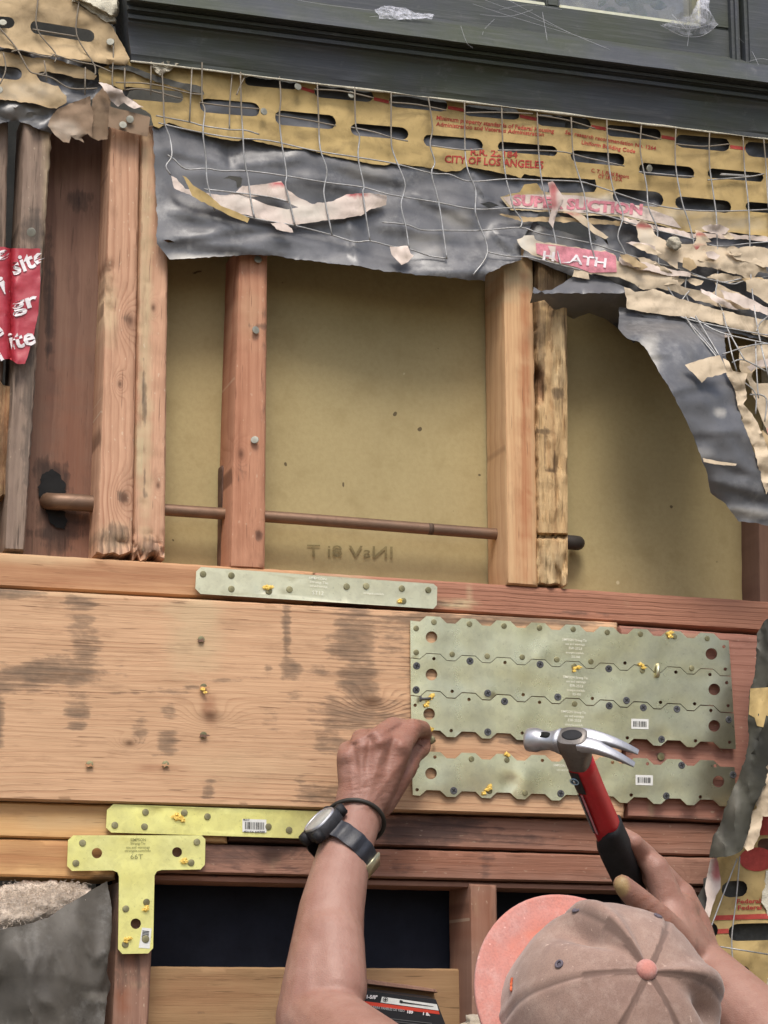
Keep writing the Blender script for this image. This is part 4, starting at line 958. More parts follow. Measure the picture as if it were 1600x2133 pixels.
kr = sheet('kraft_paper', [(205, 142), (262, 126), (330, 112), (420, 118), (600, 140), (800, 168), (1000, 196), (1200, 222), (1400, 246), (1650, 276), (1650, 500), (1590, 492), (1560, 488), (1500, 482), (1425, 484), (1380, 470), (1292, 451), (1200, 447), (1140, 441), (1064, 437), (1052, 425), (1042, 410), (1062, 404), (1083, 400), (1092, 384), (1118, 382), (1128, 397), (1142, 402), (1200, 402), (1238, 400), (1243, 391), (1240, 374),
            (1200, 371), (1125, 368), (1092, 362), (1085, 372), (1064, 364), (1000, 352), (972, 347), (960, 355), (930, 358), (900, 350), (860, 345), (820, 340), (800, 345), (780, 341), (740, 334), (690, 326), (640, 310), (610, 310), (570, 302), (510, 288), (497, 294), (470, 290), (440, 285), (420, 277), (370, 262), (352, 256), (340, 262), (330, 268), (320, 262), (313, 238), (290, 222), (262, 194), (240, 178), (206, 170)],
           ykr, M['kraft'], None, slots, 8, 0.0006, 1.3, paint=[(1, 1180, 424, 130, 18, .75), (1, 1340, 450, 140, 16, .45), (1, 1500, 465, 120, 14, .3), (0, 260, 150, 40, 12, .4), (0, 1400, 320, 120, 20, .15)])
tag(kr, 'tan kraft building paper with rows of oval slots and red print under the sill', 'building paper')
for (a, b) in (((779, 200), (810, 207)), ((933, 218), (966, 224)), ((1083, 236), (1118, 243)), ((1232, 258), (1262, 263)), ((1378, 279), (1407, 284)), ((1521, 300), (1552, 304)), ((622, 176), (655, 186))):
    patch('red_stripe', [(a[0], a[1]+2), (b[0], b[1]+2), (b[0], b[1]+9), (a[0], a[1]+9)], ykr, M['red_ink'], kr)
L = lambda *a, **k: lettering(*a, **k)
L('Minimum property standards of Federal Housing', (909, 249), (1154, 277), 8.5, ykr, M['red_ink'], kr, bold=.022)
L('Administration and Veterans Administration', (908, 262), (1133, 284), 8.5, ykr, M['red_ink'], kr, bold=.022)
L('See research recommendation No. 1264', (1177, 279), (1366, 313), 8, ykr, M['red_ink'], kr, bold=.02)
L('Uniform Building Code', (1211, 300), (1323, 319), 8, ykr, M['red_ink'], kr, bold=.02)
L('R.R. 22184', (980, 322), (1078, 329), 13, ykr, M['red_ink'], kr, bold=.03, wear=lambda x, y: not (1036 < x < 1048 and y < 322) and y > 311+(.06*(x-980)))
L('CITY OF LOS ANGELES', (926, 338), (1132, 351), 15, ykr, M['red_ink'], kr, bold=.03)
L('C. T. I. Field Report', (1231, 358), (1310, 372), 7.5, ykr, M['red_ink'], kr, bold=.02)
L('CT 189-12-X', (1246, 370), (1296, 378), 7.5, ykr, M['red_ink'], kr, bold=.02)
patch('bleached_strip', [(1048, 411), (1070, 407), (1100, 405), (1200, 407), (1290, 420), (1345, 432), (1400, 452), (1420, 476), (1380, 466), (1292, 447), (1200, 443), (1140, 437), (1066, 433)], ykr, M['torn_white'], kr, .0004, 7)
L('SUPER SUCTION', (1068, 426), (1338, 447), 21, ykr, M['pink_ink'], kr, bold=.05, lift=.0010, wear=lambda x, y: n1(x*.12, y*.2, 4) < .55)

kp = M['kraft_pale']
r2, f2 = scrap('torn strip with a pink block of white print hanging at the right', [(1077, 499), (1092, 490), (1110, 492), (1118, 502), (1200, 515), (1250, 523), (1260, 521), (1282, 532), (1286, 543), (1370, 560), (1440, 570), (1500, 594), (1545, 612), (1575, 632), (1560, 645), (1500, 640), (1455, 625), (1420, 612), (1400, 606), (1370, 600), (1340, 604), (1322, 592), (1290, 578), (1225, 570), (1228, 582), (1192, 576), (1196, 562), (1160, 550), (1120, 535), (1090, 520)], -0.024, kp, 0.005, 7, [(0, 1410, 605, 60, 12, .3), (1, 1100, 508, 22, 18, .9)], 2.4,
               holes=[slot(1452, 590, 40, 14, .2)])
patch('pink_block', [(1116, 506), (1200, 516), (1252, 524), (1262, 523), (1283, 533), (1285, 567), (1230, 568), (1200, 556), (1168, 548), (1138, 537), (1118, 528)], f2, M['pink_ink'], r2, 0.0008, 7)
patch('worn_patch', [(1141, 512), (1158, 513), (1156, 538), (1160, 544), (1143, 538), (1147, 524)], f2, M['torn_white'], r2, 0.0013, 7)
L('H LATH', (1130, 541), (1262, 557), 19, f2, M['white_ink'], r2, bold=.02, lift=.0016, wear=lambda x, y: n1(x*.1, y*.2, 2) < .3)
r3, f3 = scrap('torn kraft piece with a lump of mortar, hanging from the wire right of the stud', [(1326, 470), (1337, 458), (1356, 470), (1364, 488), (1390, 504), (1420, 508), (1480, 512), (1530, 520), (1585, 536), (1602, 570), (1580, 566), (1562, 586), (1545, 574), (1500, 562), (1470, 556), (1440, 552), (1410, 545), (1412, 560), (1390, 548), (1365, 530), (1342, 515), (1330, 500)], -0.026, kp, 0.006, 11, [(2, 1342, 470, 20, 5, .8), (1, 1345, 500, 18, 20, .5), (0, 1480, 560, 16, 14, .35)], 2.2)
b = MB(); bq = bmesh.new(); bmesh.ops.create_icosphere(bq, subdivisions=3, radius=1)
for v in bq.verts: v.co *= 1+.5*nz(v.co.x*1.5, v.co.y*1.5, v.co.z*1.5)
cc = P(1406, 507, -0.034); bq.verts.index_update()
b.add([cc+Vector((v.co.x*.009, v.co.y*.005, v.co.z*.007)) for v in bq.verts], [[v.index for v in f.verts] for f in bq.faces]); bq.free(); b.emit('mortar_lump', M['mortar'], r3)
scrap('small red striped tab of torn paper between the two kraft pieces', [(1448, 478), (1462, 482), (1482, 503), (1470, 505), (1478, 524), (1450, 520), (1444, 510), (1450, 500)], -0.026, kp, 0.004, 3, [(2, 1460, 489, 14, 4, .9), (2, 1462, 517, 18, 5, .9)], 1.6)
scrap('tan square of torn kraft paper at the right edge of the frame', [(1553, 584), (1572, 578), (1650, 590), (1650, 640), (1600, 634), (1588, 622), (1556, 606)], -0.028, kp, 0.005, 4)
scrap('lowest torn band of kraft paper above the hanging black flap', [(1301, 606), (1300, 597), (1322, 608), (1360, 602), (1400, 616), (1450, 633), (1560, 660), (1650, 676), (1650, 716), (1570, 696), (1500, 674), (1430, 660), (1360, 654), (1306, 642), (1304, 622)], -0.034, kp, 0.006, 2, [(0, 1560, 690, 60, 8, .3)], 2.0)
scrap('folded red and white paper tab standing over the pink print', [(1141, 380), (1152, 377), (1160, 390), (1175, 414), (1168, 430), (1158, 450), (1152, 476), (1142, 462), (1150, 432), (1146, 404)], -0.036, M['torn_white'], 0.004, 8, [(2, 1152, 405, 9, 26, .8), (0, 1160, 390, 6, 10, .3)], 1.2, curl=lambda x, y: 0.0008*(x-1140)*.4)
scrap('thin peeled tan strip slanting across the black felt below the pink print', [(1165, 437), (1200, 442), (1216, 450), (1240, 474), (1268, 494), (1262, 498), (1236, 486), (1214, 466), (1190, 448)], -0.024, kp, 0.004, 4, [(2, 1195, 445, 22, 3, .7)], 1.2)
scrap('creased tan paper scrap caught in the wire on the black flap', [(1427, 761), (1475, 744), (1500, 740), (1514, 776), (1484, 785), (1474, 786), (1462, 797), (1442, 776)], -0.108, kp, 0.005, 6)
scrap('curled brown ribbon of kraft paper running down beside the black flap', [(1506, 746), (1518, 752), (1528, 772), (1556, 778), (1552, 796), (1556, 830), (1548, 842), (1566, 862), (1578, 880), (1598, 930), (1612, 1010), (1596, 1030), (1582, 985), (1570, 930), (1556, 905), (1540, 878), (1548, 872), (1536, 846), (1532, 812), (1516, 786)], -0.088, kp, 0.012, 9, [(0, 1535, 800, 20, 30, .35)], 1.6)
scrap('pale kraft panel with an oval slot at the right edge beside the black flap', [(1538, 722), (1650, 712), (1650, 940), (1606, 920), (1590, 880), (1574, 838), (1560, 796), (1542, 770)], -0.040, kp, 0.006, 12, [(2, 1600, 900, 30, 6, .6)], 2.0, holes=[slot(1600, 782, 34, 16, -.05)])

# more layers of torn paper under and over the netting
for k, (lab, ol, y0, mt) in enumerate((
  ('frayed sliver of tan kraft under the first word of the pink print', [(1040, 446), (1100, 452), (1160, 452), (1230, 456), (1300, 462), (1296, 470), (1220, 464), (1150, 462), (1090, 462)], -.0185, 'kraft_tan'),
  ('pale split edge of kraft hanging below the pink print at the right', [(1290, 452), (1380, 472), (1440, 486), (1520, 486), (1600, 494), (1600, 504), (1520, 496), (1440, 496), (1370, 482), (1300, 464)], -.0215, 'torn_white'),
  ('long pale ragged shred between the mortar piece and the pink block', [(1290, 536), (1340, 546), (1400, 562), (1440, 566), (1438, 576), (1396, 574), (1330, 560), (1296, 552)], -.028, 'torn_white'),
  ('pale shred of paper hooked over the wire at the right edge', [(1500, 604), (1540, 612), (1600, 640), (1600, 656), (1548, 640), (1510, 622)], -.033, 'torn_white'),
  ('grey backed fold of kraft along the lowest torn band', [(1304, 640), (1360, 652), (1430, 658), (1500, 672), (1590, 700), (1600, 712), (1500, 686), (1420, 668), (1350, 664)], -.030, 'felt'),
  ('small tan flake beside the lump of mortar', [(1424, 536), (1446, 540), (1452, 556), (1438, 566), (1422, 556)], -.031, 'kraft_tan'),
  ('torn tan flap with a ragged edge at the far right below the slots', [(1520, 520), (1560, 512), (1620, 520), (1620, 560), (1590, 556), (1560, 548), (1530, 538)], -.030, 'kraft_pale'),
  ('thin pale curl of paper by the oval slot at the right edge', [(1556, 764), (1575, 752), (1610, 748), (1612, 760), (1580, 764), (1566, 774)], -.050, 'torn_white'),
  ('lowest pale shred of kraft dangling at the right edge above the flap end', [(1570, 900), (1590, 896), (1620, 930), (1620, 1000), (1604, 990), (1592, 950), (1580, 925)], -.062, 'kraft_tan'),
  ('tiny white tuft of torn fibre under the small red striped tab', [(1470, 526), (1486, 524), (1500, 532), (1492, 540), (1476, 536)], -.034, 'torn_white'))):
    scrap(lab, ol, y0, M[mt], .004, 50+k, (), 2.6)

rs = random.Random(21); shreds = []
for k in range(18):
    x = rs.uniform(1300, 1590); y = rs.uniform(470, 700)
    if y > 600 and x < 1400: y -= 110
    a = rs.uniform(-.1, .55); l = rs.uniform(18, 46); h = rs.uniform(5, 12); ca, sa = math.cos(a), math.sin(a)
    ol = [(x+u*l*ca-v*h*sa, y+u*l*sa+v*h*ca) for u, v in ((-1, -.1), (-.6, -.8), (0, -1), (.5, -.6), (1, -.2), (.7, .7), (.1, .9), (-.5, .6))]
    mk_ = rs.choice(('kraft_tan', 'torn_white', 'kraft_pale', 'kraft_pale'))
    o_, _f = scrap('shred', ol, -.024-rs.uniform(0, .010), M[mk_], .010, 80+k, [(0, x+l*.5, y, l*.4, h, .4)], 3.0, group='torn paper shreds in the netting'); shreds.append((x, y, l, mk_, o_))
ORD = 'first second third fourth fifth sixth seventh eighth ninth tenth eleventh twelfth thirteenth fourteenth fifteenth sixteenth seventeenth eighteenth'.split()
for k, (x, y, l, mk_, o_) in enumerate(sorted(shreds, key=lambda q: q[0])):
    o_['label'] = '%s %s ragged paper shred in the netting, %s of the small shreds from the left' % ('long' if l > 32 else 'short', {'kraft_tan': 'tan', 'torn_white': 'whitish', 'kraft_pale': 'cream'}[mk_], ORD[k])

# ---- upper left corner
ytl = lambda x, y: -0.016 + 0.006*nz(x*.014, y*.02, 14.0, 3) - 0.008*math.exp(-((y-125)/12)**2)
k2 = sheet('kraft_paper', [(-40, -40), (140, -40), (150, 2), (176, 16), (200, 30), (224, 46), (236, 60), (250, 84), (262, 106), (270, 122), (262, 136), (225, 134), (170, 126), (100, 115), (40, 104), (0, 98), (-40, 94)], ytl, M['kraft_tan'], None, [slot(2, 46, 28, 12, .05), slot(130, 66, 67, 13, .16)], 8, 0.0006, 1.4, paint=[(0, 120, 40, 120, 40, .45), (0, 230, 80, 20, 30, .6)])
tag(k2, 'tan kraft paper with two oval slots in the upper left corner', 'building paper')
yt2 = lambda x, y: -0.010 + 0.005*nz(x*.016, y*.024, 4.0, 3)
k3 = sheet('kraft_paper', [(-40, 104), (0, 106), (60, 119), (118, 124), (190, 148), (202, 158), (196, 167), (160, 162), (120, 152), (86, 148), (76, 156), (84, 168), (120, 180), (138, 200), (140, 214), (118, 226), (60, 214), (0, 206), (-40, 206)], yt2, M['kraft_tan'], None, [slot(0, 150, 46, 13, .1)], 7, 0.0006, 2.0, paint=[(1, 60, 190, 60, 18, .3), (0, 150, 140, 50, 10, .3)])
tag(k3, 'torn pale kraft layer below the upper left sheet', 'building paper')
yt4 = lambda x, y: -0.002 + 0.010*nz(x*.018, y*.03, 24.0, 3)
k4 = sheet('building_felt', [(-40, 85), (100, 100), (260, 120), (430, 178), (425, 196), (330, 176), (270, 190), (262, 205), (236, 196), (225, 180), (214, 200), (180, 210), (140, 230), (120, 240), (108, 278), (92, 274), (64, 260), (30, 250), (0, 258), (-40, 262)], yt4, M['felt'], None, (), 8, 0.001, 2.0, paint=[(1, 40, 235, 50, 14, .3)])
tag(k4, 'dark wrinkled felt hanging in the upper left below the torn kraft paper', 'building paper')
bp = M['brown_paper']
scrap('crumpled brown paper pouch hanging over the top of the recessed stud', [(104, 248), (120, 226), (150, 214), (188, 200), (194, 240), (192, 285), (182, 278), (170, 286), (176, 297), (158, 290), (150, 285), (144, 298), (132, 296), (112, 280), (100, 262)], -0.018, bp, 0.010, 5, [(1, 135, 270, 30, 22, .35)])
scrap('brown paper strip hanging between the crumpled pouch and the stud top', [(192, 205), (216, 180), (232, 196), (228, 240), (224, 290), (205, 294), (186, 285)], -0.010, bp, 0.006, 15, [(0, 205, 240, 20, 30, .4)])
tp, _f = scrap('brown paper patch nailed over the tops of the paired studs', [(228, 222), (262, 230), (313, 244), (307, 285), (262, 274), (225, 264)], -0.016, bp, 0.002, 25, [(0, 240, 232, 20, 10, .6)], 1.0)
for (x, y, t) in ((271, 249, .5), (256, 261, .6)): head_at('nail', WASH, x, y, -0.019, tp, .78, t)
scrap('shredded pale fibres of paper at the torn corner above the paired studs', [(205, 172), (232, 178), (252, 190), (256, 196), (270, 206), (300, 222), (280, 226), (258, 214), (246, 222), (232, 210), (222, 192)], -0.020, M['torn_white'], 0.010, 35, [(0, 240, 205, 20, 14, .7)], 3.0)
ys = lambda x, y: -0.019+0.002*nz(x*.03, y*.05)
bs_ = sheet('felt_strip', [(228, 132), (262, 134), (276, 140), (330, 158), (372, 170), (420, 180), (426, 196), (394, 190), (330, 172), (270, 148), (228, 142)], ys, M['felt_flat'], None, (), 6, 0.0008, 1.6)
tag(bs_, 'dark folded edge of felt crossing the kraft paper under the sill corner', 'building paper')
ms = sheet('mortar_scab', [(318, 134), (345, 128), (372, 132), (362, 140), (350, 150), (334, 156), (322, 146)], lambda x, y: -0.022+0.006*nz(x*.09, y*.1, 5), M['mortar'], None, (), 5, 0.003, 2.5)
tag(ms, 'crumbling mortar scab stuck on the kraft paper under the sill end', 'mortar')
for o_, (x, y) in ((k2, (6, 48)), (k2, (230, 88)), (k3, (-2, 188)), (kr, (732, 198)), (kr, (549, 233)), (kr, (620, 181)), (kr, (1352, 351))): head_at('nail', WASH, x, y, -0.021, o_, .78, .4)

# =================================================================== wire lath
wl_ = empty('wire_lath', P(900, 400, -0.03), 'galvanised stucco wire netting with wavy strands hanging over the papers', 'wire netting')
def upx(v):
    d = v-CAM; z = d.dot(FW); return (CX+FPX*d.dot(RT)/z, CY-FPX*d.dot(UP)/z)
def wire(pts, y0=-0.030, r=0.00092, seed=0):
    p3 = []
    for i, q in enumerate(pts):
        x, y = q[0], q[1]; yy = q[2] if len(q) > 2 else y0+0.004*n1(x*.013, y*.017, seed)
        if len(q) < 3 and x < 1190 and 230 < y < 590: yy = min(yy, yf1(x, y)-.0045)
        if len(q) < 3 and x > 240 and y < 480: yy = min(yy, ykr(x, y)-.003)
        if len(q) < 3 and x > 1300 and y > 640: yy -= 0.055*min(1, (y-640)/90)
        p3.append(P(x, y, yy))
    b = MB(); b.tube(spline(p3, 4), r*(1.0 if y0 != -.0221 else .9), 6)
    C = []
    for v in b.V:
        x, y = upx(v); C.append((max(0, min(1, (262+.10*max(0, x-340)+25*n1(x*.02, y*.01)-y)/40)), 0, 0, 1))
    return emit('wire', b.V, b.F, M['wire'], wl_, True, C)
VW = [[(337, 145), (339, 172), (341, 217), (343, 256), (354, 288), (358, 325), (346, 346), (356, 364)],
 [(421, 130), (421, 207), (427, 230), (423, 277), (429, 330), (431, 372), (439, 409), (447, 440)],
 [(501, 150), (503, 230), (506, 277), (509, 330), (517, 372), (523, 419), (530, 452)],
 [(582, 160), (585, 204), (582, 246), (587, 298), (597, 361), (595, 385), (603, 419), (615, 470)],
 [(661, 172), (664, 251), (667, 309), (681, 354), (675, 393), (677, 417), (692, 490)],
 [(739, 182), (741, 260), (749, 286), (746, 328), (758, 386), (756, 401), (762, 446), (771, 502)],
 [(815, 192), (815, 286), (819, 317), (842, 375), (843, 396), (836, 422), (838, 443), (846, 475), (852, 517)],
 [(892, 202), (901, 265), (896, 302), (906, 338), (899, 362), (913, 417), (923, 480), (931, 540)],
 [(968, 212), (969, 317), (976, 359), (991, 396), (990, 438), (997, 464), (1016, 525), (986, 572)],
 [(1045, 222), (1048, 317), (1054, 370), (1062, 401), (1070, 433), (1087, 459), (1084, 475)],
 [(1119, 232), (1122, 312), (1129, 380), (1144, 440), (1154, 485), (1161, 522), (1169, 554)],
 [(1190, 244), (1195, 327), (1216, 399), (1225, 462), (1232, 511), (1247, 562)],
 [(1264, 250), (1268, 339), (1279, 399), (1298, 447), (1287, 492), (1300, 522), (1330, 597)],
 [(1336, 262), (1334, 316), (1347, 387), (1351, 432), (1369, 477), (1369, 522), (1379, 575), (1405, 621), (1415, 638), (1447, 690), (1470, 716), (1502, 755)],
 [(1408, 268), (1407, 339), (1420, 417), (1437, 470), (1446, 519), (1433, 567), (1428, 590), (1429, 612), (1441, 644), (1470, 693), (1499, 742)],
 [(1478, 276), (1478, 342), (1487, 410), (1493, 462), (1495, 575), (1491, 612), (1506, 651), (1516, 686), (1551, 750)],
 [(1548, 284), (1551, 350), (1559, 425), (1562, 500), (1564, 575), (1574, 660), (1590, 740), (1606, 800)],
 [(1591, 290), (1596, 350), (1600, 420), (1608, 500)]]
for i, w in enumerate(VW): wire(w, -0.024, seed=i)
HW = [[(349, 323), (362, 331), (387, 352), (429, 351), (463, 356), (515, 356), (599, 367), (678, 380), (756, 390), (805, 404), (857, 413), (913, 422), (990, 436), (1070, 433), (1130, 437)],
 [(325, 241), (394, 254), (423, 262), (478, 270), (510, 271), (540, 280)],
 [(330, 256), (380, 268), (440, 280), (494, 288), (562, 293), (641, 311), (700, 321), (747, 328), (823, 341), (899, 361), (936, 363), (978, 378), (1054, 373), (1120, 375), (1202, 378), (1240, 387), (1340, 420), (1410, 435), (1500, 440), (1610, 436)],
 [(797, 463), (847, 468), (878, 479), (923, 480), (1002, 480), (1083, 474), (1120, 485), (1157, 492), (1232, 507), (1270, 519), (1356, 545), (1400, 556), (1450, 572), (1500, 588), (1545, 580)],
 [(447, 432), (530, 455), (615, 470), (692, 490), (739, 504), (771, 502), (815, 513), (853, 519), (895, 533), (931, 538)],
 [(1016, 525), (1060, 534), (1095, 535), (1140, 545), (1200, 560), (1262, 572)],
 [(425, 394), (480, 400), (560, 410), (600, 420)],
 [(1216, 440), (1262, 449), (1324, 468), (1375, 481), (1450, 500), (1495, 513), (1562, 507), (1612, 503)],
 [(416, 214), (480, 222), (541, 227)], [(575, 240), (640, 250), (700, 262)], [(731, 265), (780, 275), (820, 288), (850, 294)], [(896, 303), (965, 312), (1006, 310)], [(1037, 313), (1160, 315), (1220, 328), (1301, 346)], [(1331, 358), (1390, 364), (1446, 368)],
 [(1474, 375), (1560, 368), (1592, 362)], [(1500, 364), (1560, 366), (1502, 362)],
 [(655, 186), (715, 190), (778, 204)], [(811, 213), (870, 218), (930, 230)], [(968, 235), (1040, 234), (1110, 237)], [(1120, 240), (1180, 250), (1240, 268)], [(1264, 268), (1320, 276), (1377, 290)], [(1407, 300), (1465, 305), (1520, 300)],
 [(24, 108), (45, 105), (97, 119), (113, 113)], [(117, 115), (163, 129), (199, 136), (232, 150)], [(79, 155), (110, 163), (147, 184), (203, 184)], [(241, 172), (315, 175), (394, 194), (425, 197)], [(68, 61), (110, 68), (160, 76)], [(262, 187), (300, 186), (380, 206)],
 [(79, -20), (79, 0), (77, 60), (115, 110), (114, 130)], [(166, -20), (164, 8), (160, 73), (196, 134), (198, 157)], [(-10, 45), (0, 59), (34, 100), (58, 143), (72, 153), (94, 152), (92, 126)], [(237, 81), (236, 120), (234, 173), (240, 186)],
 [(7, 110), (12, 145), (0, 175)], [(96, 150), (97, 168)], [(260, 142), (260, 189)], [(315, 128), (314, 197)], [(400, 140), (395, 253)], [(178, 140), (177, 197)], [(484, 150), (479, 212), (478, 268)], [(514, 152), (500, 180), (493, 198)],
 [(1377, 633), (1408, 654), (1447, 664), (1502, 693), (1610, 718)], [(1606, 655), (1584, 672), (1576, 690)], [(1525, 755), (1551, 750), (1610, 782)], [(1505, 738), (1567, 719), (1610, 716)], [(1437, 604), (1415, 634), (1418, 646), (1440, 676), (1475, 716), (1506, 756)], [(1516, 696), (1524, 735), (1535, 774)],
 [(1574, 712), (1576, 770), (1580, 830)], [(1551, 797), (1574, 820), (1574, 862)], [(1562, 822), (1587, 823), (1597, 836), (1593, 878)], [(1330, 582), (1350, 579), (1379, 592)], [(1431, 569), (1462, 578), (1496, 586), (1528, 592), (1548, 586), (1610, 574)],
 [(1541, 1784, -.05), (1534, 1871, -.045), (1524, 1962, -.045), (1532, 2036, -.045)], [(1536, 1788, -.05), (1505, 1868, -.046), (1474, 1950, -.045)], [(1500, 1972, -.045), (1600, 1988, -.045)], [(1310, 640), (1360, 636), (1430, 664), (1520, 684), (1610, 700)]]
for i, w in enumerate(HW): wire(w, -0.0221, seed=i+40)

# =================================================================== red plastic wrap on the far left stud
ywr = lambda x, y: -0.010 + 0.010*math.exp(-((x-22)/5)**2) + 0.002*nz(x*.03, y*.025, 3)
wr = sheet('plastic_wrap', [(-40, 516), (8, 514), (20, 517), (50, 517), (84, 518), (84, 590), (80, 650), (70, 700), (62, 730), (52, 758), (36, 758), (20, 748), (-40, 750)], ywr, M['red_wrap'], None, (), 6, 0.0006, 0.8)
tag(wr, 'red plastic wrap with white slanted lettering round the far left stud', 'plastic wrap')
wi = M['white_ink']
lettering('site', (29, 573), (98, 546), 36, ywr, wi, wr, bold=.025, lift=.0012, wear=lambda x, y: x < 82)
lettering('gr', (26, 652), (82, 634), 30, ywr, wi, wr, bold=.025, lift=.0012, wear=lambda x, y: x < 82)
lettering('ite', (24, 728), (76, 715), 36, ywr, wi, wr, bold=.025, lift=.0012)
lettering('ri', (-20, 628), (21, 606), 38, ywr, wi, wr, bold=.025, lift=.0012)
lettering('e', (-4, 545), (22, 532), 26, ywr, wi, wr, bold=.025, lift=.0012)
lettering('e', (-14, 706), (10, 696), 30, ywr, wi, wr, bold=.025, lift=.0012)
lettering('i', (2, 752), (9, 748), 18, ywr, wi, wr, bold=.025, lift=.0012)
# bent washer nail above it
head_at('nail', WASH, 66, 484, -0.012, bpy.data.objects['wall_stud.001'], .9, .5)

# =================================================================== insulation in black paper, lower left
yi = lambda x, y: -0.012 - 0.030*math.sin(math.pi*max(0, min(1, (x+60)/310)))*max(0.2, min(1, (y-1830)/200)) + 0.010*nz(x*.009, y*.006, 5, 2) - 0.010*max(0, 1-2.2*abs(n1(x*.010+.5*n1(x*.02, y*.01), y*.005, 2)))**1.5
ins = empty('insulation_batt', P(90, 2130, -0.02), 'pink glass wool batt in black paper stuffed between the lower studs', 'insulation')
sheet('paper_facing', [(-60, 1944), (40, 1930), (100, 1912), (140, 1884), (185, 1858), (223, 1836), (231, 1875), (233, 1940), (226, 1990), (222, 2022), (230, 2050), (222, 2080), (212, 2200), (212, 2400), (-60, 2400)], yi, M['facing'], ins, (), 7, 0.001, 1.5, paint=[(0, 60, 2060, 60, 60, .5), (1, 200, 2075, 24, 10, .25)])
V = []; F = []; nu, nv = 60, 22
for j in range(nv+1):
    for i in range(nu+1):
        u = i/nu; v = j/nv; x = -60+u*250
        top = 1868-34*max(0, math.sin(math.pi*min(1, (x+40)/260)))**.6+6*n1(x*.05, 2)+4*n1(x*.15, 1); bot = 1975-.42*max(0, x-10)
        y = top+(bot-top)*v
        yy = 0.034-0.045*math.sin(math.pi*(0.08+.84*v))**.7+0.008*nz(x*.03, y*.04, 3, 3)+0.0012*nz(x*.15, y*.17, 1, 3)
        V.append(P(x, y+2.5*n1(x*.3, y*.3), yy))
for j in range(nv):
    for i in range(nu): F.append((j*(nu+1)+i, (j+1)*(nu+1)+i, (j+1)*(nu+1)+i+1, j*(nu+1)+i+1))
wool = emit('wool', V, F, M['wool'], ins)
b = MB(); rnd = random.Random(5)
for k in range(2200):
    x = rnd.uniform(-30, 178); y = rnd.uniform(1838, 1930-.42*max(0, x-10)*.6); z = -0.008+rnd.uniform(-.01, .012)
    if y < 1868-30*max(0, math.sin(math.pi*min(1, (x+40)/260)))**.6-5: continue
    a = rnd.uniform(0, 6.28); l = rnd.uniform(3, 9); p = [P(x, y, z), P(x+l*math.cos(a), y+l*.6*math.sin(a)-1, z-.003), P(x+l*1.7*math.cos(a+.6), y+l*math.sin(a+.6), z-rnd.uniform(.0, .006))]
    b.tube(p, rnd.uniform(.00012, .00025), 3, 0, False)
tag(b.emit('wool_fibres', M['wool'], ins), kind='stuff')
yk = lambda x, y: 0.0-0.03*max(0, (1840-y)/60)+0.006*nz(x*.04, y*.05)

# =================================================================== folded paper at the lower right
def yr(x, y): return -0.028+0.006*nz(x*.015, y*.012, 44, 3)
k5 = sheet('kraft_paper', [(1482, 1790), (1520, 1776), (1540, 1700), (1580, 1560), (1660, 1500), (1660, 2420), (1500, 2420), (1460, 2060), (1462, 1960), (1470, 1900)], yr, M['kraft'], None, [slot(1530, 1852, 27, 17, -.05), slot(1581, 1941, 64, 18, -.03), slot(1478, 1938, 18, 18, 0), slot(1527, 2028, 36, 17, 0), slot(1620, 1760, 42, 14, 0)], 9, 0.0007, 1.4, paint=[(0, 1600, 2050, 30, 60, .3)])
tag(k5, 'kraft paper with slots and a red disc hanging at the lower right edge', 'building paper')
patch('backing', [(1465, 1830), (1660, 1740), (1660, 2060), (1470, 2060)], lambda x, y: -0.012, M['felt_flat'], k5, 0, 30)
patch('red_disc', [(x, y) for x, y in circ(1577, 1790, 37, 22, 25)], yr, M['red_ink'], k5, .0009, 8)
patch('red_stripe', [(1490, 1907), (1600, 1903), (1650, 1902), (1650, 1912), (1600, 1914), (1488, 1917)], yr, M['red_ink'], k5, .0009)
patch('red_stripe', [(1496, 1935), (1518, 1934), (1518, 1944), (1494, 1945)], yr, M['red_ink'], k5, .0009)
patch('red_stripe', [(1582, 1700), (1650, 1698), (1650, 1738), (1574, 1740)], yr, M['red_ink'], k5, .0009)
lettering('Federal Spec', (1535, 1882), (1622, 1880), 9, yr, M['red_ink'], k5, bold=.03, lift=.0011)
lettering('Federal Spec', (1537, 1895), (1624, 1893), 9, yr, M['red_ink'], k5, bold=.03, lift=.0011)
def yfl(x, y):
    t = max(0, min(1, (y-1290)/500)); xl_ = 1600-20*math.sin(t*3)-110*t**1.5
    return -0.055-0.03*math.sin(math.pi*max(0, min(1, (x-xl_)/110+.1)))+0.008*nz(x*.015, y*.010, 4, 2)-0.004*max(0, 1-4*abs(n1(x*.03, y*.012, 8)))**2
fl = sheet('paper_flap', [(1606, 1284), (1590, 1296), (1577, 1320), (1574, 1400), (1562, 1440), (1559, 1480), (1558, 1500), (1561, 1530), (1553, 1580), (1535, 1630), (1515, 1670), (1500, 1720), (1488, 1740), (1480, 1770), (1478, 1786), (1500, 1786), (1530, 1780), (1548, 1768), (1560, 1730), (1568, 1690), (1590, 1640), (1660, 1600), (1660, 1280)], yfl, M['felt_dark'], None, (), 7, 0.001, 2.0,
           paint=[(1, 1580, 1330, 8, 50, .12), (1, 1530, 1660, 10, 40, .12), (1, 1498, 1745, 10, 24, .15), (0, 1600, 1590, 30, 60, .6)])
tag(fl, 'stiff grey black paper flap folded edge on beside the metal plates', 'building paper')
patch('kraft_band', [(1563, 1434), (1660, 1428), (1660, 1500), (1606, 1495), (1596, 1490), (1590, 1515), (1577, 1512), (1572, 1495), (1560, 1488)], yfl, M['kraft'], fl, .0012, 7)
